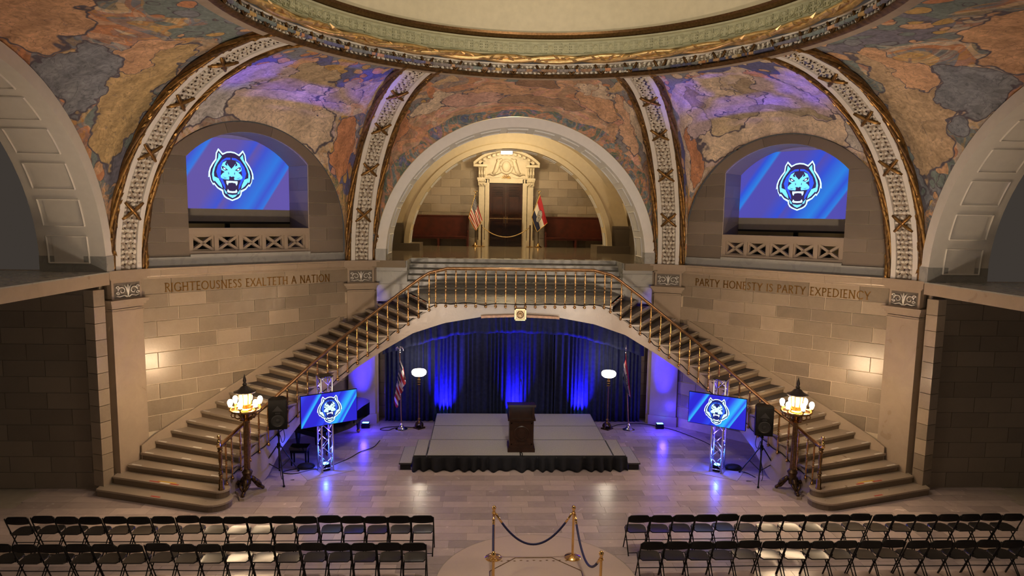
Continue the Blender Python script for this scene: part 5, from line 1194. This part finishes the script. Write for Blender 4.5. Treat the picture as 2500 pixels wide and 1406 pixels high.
# podium
pd = thing('podium', (.03, 6.05, .404), 'dark wooden lectern podium with carved round seal on the stage', 'podium')
def pbx(name, x, y0, y1, z0, z1, mat='podium_wood', par=None): return put(name, MB().box2((.03-x, y0, z0), (.03+x, y1, z1)), mat, par or pd)
pbx('plinth', .36, 5.75, 6.38, .404, .50); pbx('plinth_moulding', .345, 5.765, 6.37, .50, .53); pbx('lower_body', .32, 5.80, 6.36, .53, 1.26); pbx('waist_moulding', .365, 5.74, 6.38, 1.26, 1.30); pbx('upper_body', .27, 5.86, 6.34, 1.30, 1.60)
for sg in (-1, 1): put('side_cheek', MB().prism([(.03+sg*.27, 5.80, 1.30), (.03+sg*.27, 6.34, 1.30), (.03+sg*.27, 6.40, 1.56), (.03+sg*.27, 5.78, 1.66)], (sg*.06, 0, 0)), 'podium_wood', pd)
put('slanted_top', MB().prism([(-.34, 5.74, 1.63), (-.34, 5.74, 1.69), (-.34, 6.44, 1.58), (-.34, 6.44, 1.53)], (.74, 0, 0)), 'podium_wood', pd)
fr = MB()
for a, b in (((-.25, 5.785, .60), (.31, 5.81, .63)), ((-.25, 5.785, 1.17), (.31, 5.81, 1.20)), ((-.25, 5.785, .60), (-.22, 5.81, 1.20)), ((.28, 5.785, .60), (.31, 5.81, 1.20))): fr.box2(a, b)
put('panel_frame', fr, 'podium_wood', pd)
t = MB(); t.lathe([(.21, 0), (.215, .018), (.19, .028), (.18, .012), (.13, .012), (.125, .022), (.08, .026), (.02, .034)], n=28); m = MB(); m.add([(.03+x, 5.80-z, .90+y) for x, y, z in t.v], t.f); put('round_seal', m, 'podium_wood', pd, smooth=40)
mc = thing('microphone', (.05, 6.12, 1.62), 'thin black gooseneck microphone rising from the podium top', 'microphone')
put('gooseneck', MB().tube(smoothpath([(.05, 6.12, 1.60), (.05, 6.10, 1.85), (.04, 6.06, 2.1), (.02, 6.15, 2.22)], 5), .007, 6), 'black_metal', mc, smooth=True); put('capsule', MB().tube([(.02, 6.15, 2.22), (.01, 6.22, 2.26)], [.012, .018], 8), 'black_metal', mc)
put('deck_cable', MB().tube(smoothpath([(.03, 5.74, .41), (.05, 5.62, .41), (.04, 5.50, .40)], 4), .012, 6), 'black_plastic', smooth=True, label='short black cable over the stage edge below the podium', cat='cable')

# ---- torchere lamps beside the curtain
for sg, x, y in ((-1, -2.97, 9.12), (1, 2.93, 9.08)):
    o = thing('torchere_lamp', (x, y, 0), f'bronze torchere floor lamp with glowing bowl {SIDE[sg]} of the stage', 'floor lamp'); b = (x, y, 0)
    m = MB(); m.prism([(x+.17*cos(a)*(1.15 if i % 2 == 0 else .75), y+.17*sin(a)*(1.15 if i % 2 == 0 else .75), 0) for i, a in enumerate([2*pi*q/8+pi/8*0 for q in range(8)])], (0, 0, .04))
    for q in range(4): a = pi/4+q*pi/2; m.tube([(x+.15*cos(a), y+.15*sin(a), .05), (x+.12*cos(a), y+.12*sin(a), .12), (x+.05*cos(a), y+.05*sin(a), .2)], [.03, .045, .03], 6)
    put('base', m, 'dark_bronze', o); put('column', MB().lathe([(.07, .16), (.08, .2), (.05, .23), (.04, .28), (.06, .3), (.03, .34), (.03, .36), (.024, 1.35), (.03, 1.37)], b, 12), 'bronze', o, smooth=40)
    for z in (1.40, 1.47, 1.54): put('knop', MB().lathe([(.03, z-.03), (.062, z-.015), (.066, z), (.05, z+.02), (.03, z+.03)], b, 14), 'bronze', o, smooth=True)
    put('cup', MB().lathe([(.03, 1.57), (.05, 1.61), (.09, 1.65), (.12, 1.67)], b, 16), 'polished_brass', o, smooth=True)
    put('glass_bowl', MB().lathe([(.05, 1.66), (.15, 1.67), (.215, 1.72), (.23, 1.78), (.225, 1.82), (.19, 1.86), (.10, 1.88), (.01, 1.885)], b, 22), 'globe_glow', o, smooth=True)
    light('torchere_light', 'POINT', (x, y, 2.05), 22, (1, .85, .62), size=.15)

# ---- great candelabra at the foot of the stairs
cand = thing('candelabrum', (-6.51, 4.0, 0), 'tall bronze candelabrum with lit round bulbs at foot of left stairs', 'candelabrum', 'stair candelabra')
def build_candelabrum(o):
    x, y = o.location.x, o.location.y; b = (x, y, 0)
    m = MB(); pts = []
    for q in range(3):
        a0 = -pi/2 + q*2*pi/3
        for da, rr in ((-.13, .42), (.13, .42)): pts.append((x+rr*cos(a0+da), y+rr*sin(a0+da), 0))
        for f in (.25, .5, .75):
            a1 = lerp(a0+.13, a0+2*pi/3-.13, f); rr = .42-.22*sin(f*pi); pts.append((x+rr*cos(a1), y+rr*sin(a1), 0))
    m.prism(pts, (0, 0, .06)); put('stone_foot', m, 'step_stone', o)
    for q in range(3):
        a = -pi/2+q*2*pi/3; m = MB(); c, s = cos(a), sin(a)
        m.tube([(x+c*r, y+s*r, z) for r, z in ((.34, .09), (.31, .13), (.25, .15), (.19, .26), (.14, .34), (.09, .40))], [.03, .045, .04, .055, .06, .045], 8)
        m.ball((x+c*.34, y+s*.34, .10), .045, 8, 5)
        for sd in (-1, 1): m.tube([(x+c*r-s*w*sd, y+s*r+c*w*sd, z) for r, w, z in ((.30, .0, .15), (.27, .07, .24), (.2, .10, .30), (.16, .05, .26))], [.025, .032, .03, .02], 6)
        put('claw_foot', m, 'dark_bronze', o, smooth=True)
    put('column_base', MB().lathe([(.07, .24), (.09, .36), (.11, .40), (.09, .44), (.11, .50), (.125, .54), (.10, .57), (.08, .60), (.075, .62)], b, 20), 'dark_bronze', o, smooth=50)
    put('fluted_shaft', MB().lathe([(.075, .62), (.070, .70), (.064, 1.2), (.056, 1.74), (.062, 1.78)], b, 32, flute=.13), 'bronze', o)
    put('neck', MB().lathe([(.09, 1.78), (.14, 1.80), (.12, 1.83), (.08, 1.86), (.10, 1.9), (.16, 1.96)], b, 20), 'brass', o, smooth=50)
    put('tray', MB().lathe([(.10, 1.98), (.22, 1.985), (.33, 2.01), (.36, 2.035), (.36, 2.07), (.345, 2.075), (.33, 2.05), (.12, 2.03)], b, 28), 'brass', o, smooth=40)
    for q in range(6):
        a = pi/6+q*pi/3; c, s = cos(a), sin(a); m = MB()
        m.tube([(x+c*r, y+s*r, z) for r, z in ((.10, 1.86), (.17, 1.84), (.23, 1.88), (.24, 1.95), (.19, 1.97))], .018, 6); m.tube([(x+c*.27+.045*cos(t)*c, y+s*.27+.045*cos(t)*s, 1.94+.05*sin(t)) for t in [2*pi*i/12 for i in range(12)]], .013, 5, closed=True); put('scroll_bracket', m, 'bronze', o, smooth=True)
        m = MB(); m.lathe([(.035, 2.04), (.02, 2.07), (.025, 2.10), (.055, 2.13), (.06, 2.15), (.04, 2.155)], (x+c*.33, y+s*.33, 0), 12); cup = put('bulb_cup', m, 'polished_brass', o, smooth=True)
        m = MB(); m.lathe([(.03, 2.15), (.042, 2.18), (.052, 2.21), (.06, 2.245), (.054, 2.285), (.036, 2.315), (.005, 2.33)], (x+c*.33, y+s*.33, 0), 14); put('bulb', m, 'bulb_glow', cup, smooth=True)
    put('lantern_drum', MB().lathe([(.13, 2.03), (.14, 2.06), (.12, 2.08), (.12, 2.16), (.14, 2.18)], b, 20), 'brass', o, smooth=40); put('lantern_glass', MB().lathe([(.115, 2.18), (.125, 2.30), (.13, 2.44)], b, 18), 'lantern_inner', o, smooth=40)
    for q in range(8): a = 2*pi*q/8; put('lantern_bar', MB().tube([(x+.135*cos(a), y+.135*sin(a), 2.17), (x+.15*cos(a), y+.15*sin(a), 2.46)], .012, 5), 'brass', o)
    put('cap', MB().lathe([(.13, 2.44), (.24, 2.45), (.25, 2.47), (.19, 2.49), (.13, 2.53), (.09, 2.58), (.05, 2.60), (.035, 2.62)], b, 20), 'cap_bronze', o, smooth=40)
    put('finial', MB().lathe([(.03, 2.61), (.055, 2.64), (.03, 2.67), (.03, 2.69), (.042, 2.72), (.03, 2.78), (.012, 2.84), (.004, 2.88)], b, 10), 'cap_bronze', o, smooth=40)
build_candelabrum(cand)
c2 = copy_tree(cand); c2.location = (6.53, 4.0, 0); c2['label'] = 'tall bronze candelabrum with lit round bulbs at foot of right stairs'
for sg in (-1, 1): light('candelabrum_light', 'POINT', (sg*6.52, 3.98, 2.27), 620, WARM, size=.38)

# ================================================================== SCREENS, SPEAKERS, PIANO
TA = radians(33)
for sg, tx, ty in ((-1, -5.04, 5.52), (1, 5.19, 5.45)):
    def fr_(u, v, z): return Vector((tx + sg*-1*(u*cos(TA)) + sg*-1*(v*sin(TA)), ty + u*sin(TA) - v*cos(TA), z)) if False else Vector((tx - sg*(u*cos(TA) + v*sin(TA)), ty + u*sin(TA) - v*cos(TA), z))
    tr = thing('truss_tower', (tx, ty, 0), f'square aluminium truss tower lit blue carrying the {SIDE[sg]} display', 'truss')
    h = .145; cs = [(-h, -h), (h, -h), (h, h), (-h, h)]
    for u, v in cs: put('chord', MB().tube([fr_(u, v, .01), fr_(u, v, 2.5)], .025, 10), 'aluminium', tr, smooth=True)
    for (u0, v0), (u1, v1) in zip(cs, cs[1:]+cs[:1]):
        for k in range(8):
            z0, z1 = .12+k*.295, .12+(k+1)*.295; a, b = (fr_(u0, v0, z0), fr_(u1, v1, z1)) if k % 2 else (fr_(u1, v1, z0), fr_(u0, v0, z1)); put('brace', MB().tube([a, b], .011, 6), 'aluminium', tr, smooth=True)
        for z in (.10, 2.46): put('ring_bar', MB().tube([fr_(u0, v0, z), fr_(u1, v1, z)], .013, 6), 'aluminium', tr, smooth=True)
    put('top_plate', MB().prism([fr_(u*1.25, v*1.25, 2.5) for u, v in cs], (0, 0, .012)), 'black_metal', tr)
    put('base_plate', MB().prism([fr_(u, v, .001) for u, v in ((-.62, -.42), (.62, -.42), (.62, .42), (-.62, .42))], (0, 0, .008)), 'plate_grey', tr)
    up = thing('blue_uplight', (tx, ty, .01), f'small black uplight glowing blue inside the {SIDE[sg]} truss tower', 'uplight')
    put('housing', MB().prism([fr_(u, v, .02) for u, v in ((-.09, -.08), (.09, -.08), (.09, .08), (-.09, .08))], (0, 0, .16)), 'black_plastic', up); put('lens', MB().lathe([(.075, .18), (.075, .2), (.05, .205)], (tx, ty, 0), 14), 'lens_blue', up)
    light('truss_uplight', 'SPOT', (tx, ty, .24), 5200, (.05, .02, 1.0), (tx*1.02, ty*1.02, 8), .04, 30, .8)
    light('truss_glow', 'POINT', (tx, ty, .42), 40, (.03, .06, 1), size=.05)
    tv = thing('display_screen', tuple(fr_(0, .3, 1.2)), f'large flat display showing a white tiger emblem on blue, on the {SIDE[sg]} truss', 'display')
    cz = 1.72; hw, hh = .735, .415
    def P(a, b, l=0): return fr_(-a*sg*-1 if False else (a*-sg), .34+l, cz+b)
    def fr2(a, b, l): # a: across to the viewer's right
        return Vector((tx + (-sg)*(0) + a*cos(TA) + (-sg)*(.34+l)*sin(TA)*1.0, ty + (-sg)*a*sin(TA) - (.34+l)*cos(TA), cz+b))
    def slab(name, a0, a1, b0, b1, l0, l1, mat, par): return put(name, MB().add([fr2(a, b, l) for l in (l0, l1) for a, b in ((a0, b0), (a1, b0), (a1, b1), (a0, b1))], [(0, 1, 2, 3), (7, 6, 5, 4), (0, 4, 5, 1), (1, 5, 6, 2), (2, 6, 7, 3), (3, 7, 4, 0)]), mat, par)
    slab('casing', -hw, hw, -hh, hh, -.05, 0, 'black_plastic', tv); slab('wall_mount', -.2, .2, -.2, .2, -.17, -.05, 'black_metal', tv)
    q = [(-hw+.012, -hh+.012), (hw-.012, -hh+.012), (hw-.012, hh-.012), (-hw+.012, hh-.012)]
    pc = put('picture', MB().add([fr2(a, b, .002) for a, b in q], [(0, 1, 2, 3)]), 'tv_picture', tv); uv_rect(pc, [(0, 0), (1, 0), (1, 1), (0, 1)])
    emblem(tv, 0, .0, .345, lambda a, b, l: fr2(a, b, .002+l), 'tv')
    # loudspeaker on its tripod
    sx, sy, sb = (-6.05, 4.95, 1.32) if sg < 0 else (6.10, 4.85, 1.22)
    so = thing('speaker_stand', (sx, sy, 0), f'black tripod speaker stand beside the {SIDE[sg]} candelabrum', 'speaker stand')
    put('pole', MB().lathe([(.02, .2), (.02, .8), (.018, .82), (.018, sb+.06)], (sx, sy, 0), 10), 'black_metal', so); put('hub', MB().lathe([(.03, .78), (.045, .80), (.045, .90), (.03, .92)], (sx, sy, 0), 12), 'black_plastic', so); put('collar', MB().lathe([(.03, 1.1), (.035, 1.12), (.03, 1.18)], (sx, sy, 0), 10), 'black_plastic', so)
    for kk in range(3):
        a = -pi/2 - sg*.45 + kk*2*pi/3; c, s = cos(a), sin(a); lg = put('leg', MB().tube([(sx+c*.05, sy+s*.05, .84), (sx+c*.60, sy+s*.60, .02)], .016, 8), 'black_metal', so); put('rubber_foot', MB().ball((sx+c*.60, sy+s*.60, .025), .03, 8, 5), 'black_plastic', lg)
        put('brace', MB().tube([(sx, sy, .24), (sx+c*.33, sy+s*.33, .42)], .011, 6), 'black_metal', so)
    sp = thing('loudspeaker', (sx, sy, sb), f'black loudspeaker cabinet on the tripod beside the {SIDE[sg]} candelabrum', 'loudspeaker')
    yaw = radians(14)*(-sg); f = Vector((sin(yaw), -cos(yaw), 0)); rgt = Vector((cos(yaw), sin(yaw), 0)); c0 = Vector((sx, sy, sb)); hgt = .74
    def q3(a, d, z): return c0 + rgt*a + f*d + Vector((0, 0, z))
    ol = [(-.215, .2), (.215, .2), (.215, .02), (.12, -.2), (-.12, -.2), (-.215, .02)]
    put('cabinet', MB().prism([q3(a, d, 0) for a, d in ol], (0, 0, hgt)), 'black_plastic', sp); put('grille', MB().prism([q3(a, .202, z) for a, z in ((-.2, .02), (.2, .02), (.2, hgt-.02), (-.2, hgt-.02))], f*.012), 'speaker_grille', sp)
    def disc(name, a, z, rad, mat, prof):
        t = MB(); t.lathe([(r_*rad, z_) for r_, z_ in prof], n=22); m = MB(); m.add([q3(a+x, .214+zz_, z+y) for x, y, zz_ in t.v], t.f); put(name, m, mat, sp, smooth=40)
    disc('woofer', 0, .22, .155, 'cone_grey', [(1, 0), (1, .012), (.85, .016), (.8, .008), (.35, .002), (.3, .014), (.05, .02)])
    put('horn', MB().prism([q3(a, .214, z) for a, z in ((-.12, .46), (.12, .46), (0, .60))], f*.012), 'cone_grey', sp); put('badge', MB().prism([q3(a, .214, z) for a, z in ((-.06, .40), (.06, .40), (.05, .43), (-.05, .43))], f*.01), 'cone_grey', sp)
    cbp = [q3(-.1*sg, -.1, .0), q3(-.14*sg, -.1, -.3), q3(-.08*sg, -.08, -.42), q3(-.03*sg, 0, -.2), q3(-.02*sg, .0, -.55), q3(0.05, .05, -sb+.02), q3(.35*-sg, .2, -sb+.015)]
    put('speaker_cable', MB().tube(smoothpath(cbp, 5), .008, 5), 'black_plastic', smooth=True, label=f'thin black cable hanging below the {SIDE[sg]} loudspeaker', cat='cable')
    sbx, sby = tx - .52*(1 if sg < 0 else -.9), ty+.12
    m = MB(); m.ball((sbx, sby, .075), .19, 12, 7, (1.2, .75, .42)); m.ball((sbx+.12*sg, sby-.03, .06), .12, 10, 6, (1, .8, .5)); put('sandbag', m, 'black_cloth', smooth=True, label=f'black ballast bag on the base plate of the {SIDE[sg]} truss', cat='bag')

# ---- grand piano and bench under the left stairs
d = Vector((1.4, 2.0, 0)).normalized(); rt = Vector((d.y, -d.x, 0)); k0 = Vector((-5.80, 6.80, 0))
def pp(x, y, z): return k0 + rt*x + d*y + Vector((0, 0, z))
pn = thing('grand_piano', tuple(pp(0, 1.1, 0)), 'closed black grand piano standing in shadow under the left stairs', 'piano')
ol = [(-.75, 0), (.75, 0), (.75, .55), (.73, .85), (.64, 1.15), (.48, 1.45), (.34, 1.75), (.26, 2.0), (.18, 2.2), (.02, 2.36), (-.2, 2.43), (-.45, 2.42), (-.66, 2.34), (-.75, 2.15)]
put('case', MB().prism([pp(x, y, .62) for x, y in ol], (0, 0, .34)), 'black_gloss', pn, smooth=30)
put('lid', MB().prism([pp(x*1.02, y+(.28 if y < .1 else 0), .965) for x, y in ol], (0, 0, .035)), 'black_gloss', pn); put('key_bed', MB().prism([pp(x, y, .60) for x, y in ((-.74, -.2), (.74, -.2), (.74, .1), (-.74, .1))], (0, 0, .14)), 'black_gloss', pn); put('key_lid', MB().prism([pp(x, y, .74) for x, y in ((-.68, -.16), (.68, -.16), (.68, .28), (-.68, .28))], (0, 0, .09)), 'black_gloss', pn)
for x, y in ((-.6, .15), (.6, .15), (-.22, 2.12)):
    c = pp(x, y, 0); lg = put('leg', MB().lathe([(.045, .12), (.05, .16), (.07, .3), (.085, .5), (.09, .62)], (c.x, c.y, 0), 8), 'black_gloss', pn); put('caster', MB().ball((c.x, c.y, .065), .062, 10, 6, (1, .6, 1)), 'brass', lg, smooth=True)
put('pedal_lyre', MB().prism([pp(x, .35, z) for x, z in ((-.12, .12), (.12, .12), (.16, .62), (-.16, .62))], d*.06), 'black_gloss', pn)
bn = thing('piano_bench', (-5.82, 5.98, 0), 'small black padded piano bench left of the truss tower', 'bench')
put('cushion', MB().box2((-6.05, 5.80, .43), (-5.58, 6.16, .50)), 'black_gloss', bn); put('apron', MB().box2((-6.03, 5.82, .35), (-5.60, 6.14, .43)), 'black_plastic', bn)
for x in (-6.0, -5.63):
    for y in (5.85, 6.11): put('leg', MB().lathe([(.018, 0), (.022, .2), (.028, .36)], (x, y, 0), 8), 'black_plastic', bn)

# ---- blue uplights on the floor
for i, (x, y, tx, ty, e, ang, lab) in enumerate(((4.62, 9.12, 4.80, 9.46, 34, 72, 'small black uplight washing the right pilaster blue'), (-4.62, 9.12, -4.80, 9.46, 34, 72, 'small black uplight washing the left pilaster blue behind the piano'),
        (-2.22, 9.66, -2.22, 9.88, 85, 72, 'small black uplight hidden behind the stage, left of three'), (0.02, 9.66, 0.02, 9.88, 85, 72, 'small black uplight hidden behind the stage, middle of three'), (2.14, 9.66, 2.14, 9.88, 85, 72, 'small black uplight hidden behind the stage, right of three'))):
    o = thing('floor_uplight', (x, y, 0), lab, 'uplight'); put('housing', MB().box2((x-.11, y-.07, .03), (x+.11, y+.07, .17)), 'black_plastic', o); put('lens', MB().box2((x-.095, y-.055, .17), (x+.095, y+.055, .18)), 'lens_blue', o)
    put('yoke', MB().tube([(x-.13, y, .10), (x-.13, y, .01), (x+.13, y, .01), (x+.13, y, .10)], .01, 5), 'black_metal', o)
    wd = .34 if i > 1 else .26
    bm = light('blue_beam', 'AREA', (x, y-.02, .2), e, BLUE, (tx, ty, 2.1 if i > 1 else 2.6), sx=wd, sy=.07); bm.data.spread = radians(30 if i < 2 else 52); bm.data.size = wd; bm.data.size_y = .07
    if i > 1: bm.rotation_euler = Matrix(((1, 0, 0), (0, -1, 0), (0, 0, -1))).to_euler(); bm.rotation_euler.x += radians(-15)
    if i < 2: light('blue_spill', 'POINT', (x, y-.45, .45), 45, (.05, .025, 1), size=.1)

# ---- floor cables
for pts, lab in ((((-3.6, 9.25), (-4.0, 9.15), (-4.15, 8.95), (-3.9, 8.85), (-3.75, 9.05), (-3.5, 9.2), (-3.2, 9.15), (-3.0, 9.1)), 'black cable looping on the floor between piano and left torchere'),
                 (((3.0, 9.05), (3.15, 9.3), (3.5, 9.55), (4.2, 9.6), (4.9, 9.1), (5.3, 8.5), (5.7, 7.6), (5.75, 6.6)), 'black cable running along the right floor past the uplight'),
                 (((-4.9, 5.9), (-4.6, 6.4), (-4.4, 6.9), (-4.1, 7.3), (-4.0, 7.9)), 'black cable running back from the left truss'),
                 (((-5.6, 5.7), (-5.9, 5.55), (-6.1, 5.35), (-5.8, 5.25), (-5.5, 5.45), (-5.3, 5.6)), 'black cable coiled beside the left truss base'),
                 (((5.3, 5.7), (5.6, 5.5), (5.9, 5.35), (6.05, 5.0)), 'black cable between the right truss and tripod')):
    put('floor_cable', MB().tube(smoothpath([(x, y, .012) for x, y in pts], 6), .011, 5), 'black_plastic', smooth=True, label=lab, cat='cable')

# ================================================================== CHAIRS AND ROPE
def build_chair():
    o = thing('folding_chair', (0, 0, 0), 'black folding chair', 'chair', 'black folding chairs in two rows facing the stage')
    rows = []
    for i in range(7):
        z = .675+.13*i/6; w = .205*(1-.0*i); ins = .045 if i == 6 else (.012 if i == 5 else 0); low = .02*sin(pi*0)
        rows.append([(lerp(-w+ins, w-ins, k/12), .035 - .035*(z-.60)/.2 + .025*(1-(2*k/12-1)**2) , z + (-.03*(1-(2*k/12-1)**2) if i == 0 else 0)) for k in range(13)])
    put('backrest', MB().sheet(rows, .022), 'chair_black', o, smooth=True)
    ol = [(-.165, .06), (.165, .06), (.19, .12), (.205, .28), (.19, .38), (.13, .425), (-.13, .425), (-.19, .38), (-.205, .28), (-.19, .12)]
    put('seat', MB().add([(x, y, .43) for x, y in ol] + [(x*.97, y*.99+.003, .45) for x, y in ol] + [(x*.75, (y-.25)*.75+.25, .442) for x, y in ol], [tuple(reversed(range(10)))] + [(i, (i+1) % 10, 10+(i+1) % 10, 10+i) for i in range(10)] + [(10+i, 10+(i+1) % 10, 20+(i+1) % 10, 20+i) for i in range(10)] + [tuple(range(20, 30))]), 'chair_seat', o, smooth=35)
    for sd in (-1, 1):
        put('front_leg', MB().tube([(sd*.212, -.005, .79), (sd*.213, .03, .70), (sd*.214, .16, .42), (sd*.214, .36, .0)], .0125, 6), 'chair_black', o, smooth=True)
        put('rear_leg', MB().tube([(sd*.195, .36, .425), (sd*.197, .20, .27), (sd*.2, -.03, .0)], .0115, 6), 'chair_black', o, smooth=True)
        put('hinge_bar', MB().tube([(sd*.204, .10, .52), (sd*.204, .12, .43)], .008, 5), 'chair_black', o)
    put('front_bar', MB().tube([(-.214, .27, .19), (.214, .27, .19)], .008, 6), 'chair_black', o); put('rear_bar', MB().tube([(-.2, .0, .05), (.2, .0, .05)], .008, 6), 'chair_black', o)
    return o
ch = build_chair(); first = True; rr = random.Random(6)
for sg in (-1, 1):
    for row, (y0, x0, word) in enumerate(((.955, 2.16 if sg < 0 else 2.07, 'front'), (-.155, 2.21 if sg < 0 else 2.06, 'back'))):
        for k in range(18):
            x = x0 + .4465*k
            if row == 1 and k > 16: continue
            c = ch if first else copy_tree(ch); first = False
            c.location = (sg*x, y0 + rr.uniform(-.012, .012) + (.03 if k % 6 == 4 else 0), 0); c.rotation_euler = (0, 0, rr.uniform(-.025, .025))
            c['label'] = f'black folding chair, {ORD[k+1]} from the centre aisle in the {word} row on the {SIDE[sg]}'
PX = {(-1, 0): (-.78, .87), (1, 0): (.76, .87), (-1, 1): (-.82, -.95), (1, 1): (.98, -.95)}
for (sg, r_), (x, y) in PX.items():
    pos = 'front' if r_ == 0 else 'rear'
    o = thing('rope_stanchion', (x, y, 0), f'polished brass stanchion, {pos} {SIDE[sg]} post of the centre rope barrier', 'stanchion')
    put('base', MB().lathe([(.165, 0), (.165, .015), (.15, .03), (.06, .06), (.03, .075)], (x, y, 0), 26), 'polished_brass', o, smooth=40); put('post', MB().lathe([(.024, .07), (.024, .90), (.03, .91)], (x, y, 0), 14), 'polished_brass', o, smooth=40)
    put('collar', MB().lathe([(.03, .89), (.04, .90), (.04, .925), (.028, .935)], (x, y, 0), 14), 'polished_brass', o, smooth=40); put('finial', MB().lathe([(.02, .935), (.03, .95), (.02, .965), (.035, .985), (.042, 1.015), (.035, 1.045), (.015, 1.06), (.001, 1.062)], (x, y, 0), 14), 'polished_brass', o, smooth=True)
def rope(a, b, sag, label):
    o = thing('barrier_rope', ((a[0]+b[0])/2, (a[1]+b[1])/2, .3), label, 'rope'); P = catenary((*a, .90), (*b, .90), sag, 26)
    put('cord', MB().tube(P[2:-2], .022, 8), 'rope_navy', o, smooth=True)
    for seg in (P[:3], P[-3:]): put('end_cap', MB().tube(seg, [.012, .026, .026] if seg is P[:3] else .022, 8), 'polished_brass', o, smooth=True)
rope((-.74, .86), (.72, .86), .62, 'navy rope sagging across the aisle between the front stanchions')
rope((-.79, .82), (-.82, -.90), .5, 'navy rope running back along the left of the aisle')
rope((.78, .82), (.97, -.90), .5, 'navy rope running back along the right of the aisle')

# ---- projectors by the camera, each throwing blue light through a mask shaped like its lunette opening
def projector(sg, loc, energy):
    o = light('projector_beam', 'SPOT', loc, energy, (.10, .14, 1.0), ob(sg, 0, DW, 7.6), .01, 30, 0)

    l = o.data; l.use_nodes = True; nt = l.node_tree; em = nt.nodes['Emission']
    lc = Vector(loc); fwd = (Vector(ob(sg, 0, DW, 7.6))-lc).normalized(); rg = fwd.cross(Vector((0, 0, 1))).normalized(); upv = rg.cross(fwd)
    def uvp(p): d_ = Vector(p)-lc; return d_.dot(rg)/d_.dot(fwd), d_.dot(upv)/d_.dot(fwd)
    a = uvp(ob(sg, -1.69, DW, 7.6)); b = uvp(ob(sg, 1.69, DW, 7.6)); u0, u1 = min(a[0], b[0]), max(a[0], b[0]); v0 = uvp(ob(sg, 0, 11.4, 6.68))[1]; vt = uvp(ob(sg, 0, DW, 8.70))[1]; vs_ = uvp(ob(sg, 0, DW, 7.97))[1]
    uc, hw = (u0+u1)/2, (u1-u0)/2; rise = vt-vs_; R = (hw*hw+rise*rise)/(2*rise); vc = vt-R
    ge = N(nt, 'ShaderNodeNewGeometry')
    def dot(v):
        n = N(nt, 'ShaderNodeVectorMath', op='DOT_PRODUCT'); L(nt, ge.outputs['Incoming'], n.inputs[0]); n.inputs[1].default_value = tuple(v); return n.outputs['Value']
    def M(op, a, c=None):
        n = N(nt, 'ShaderNodeMath', op=op)
        for i, x in enumerate((a, c)):
            if x is None: continue
            if isinstance(x, (int, float)): n.inputs[i].default_value = x
            else: L(nt, x, n.inputs[i])
        return n.outputs[0]
    z = dot(fwd); U = M('DIVIDE', dot(rg), z); V = M('DIVIDE', dot(upv), z)
    du = M('SUBTRACT', U, uc); dv = M('SUBTRACT', V, vc)
    k = M('MULTIPLY', M('LESS_THAN', M('ABSOLUTE', du), hw), M('GREATER_THAN', V, v0)); k = M('MULTIPLY', k, M('LESS_THAN', M('ADD', M('MULTIPLY', du, du), M('MULTIPLY', dv, dv)), R*R))
    L(nt, M('MULTIPLY', k, 1.0), em.inputs['Strength'])
projector(-1, (.6, -10.5, 6.2), 12000); projector(1, (-.6, -10.5, 6.2), 12000)
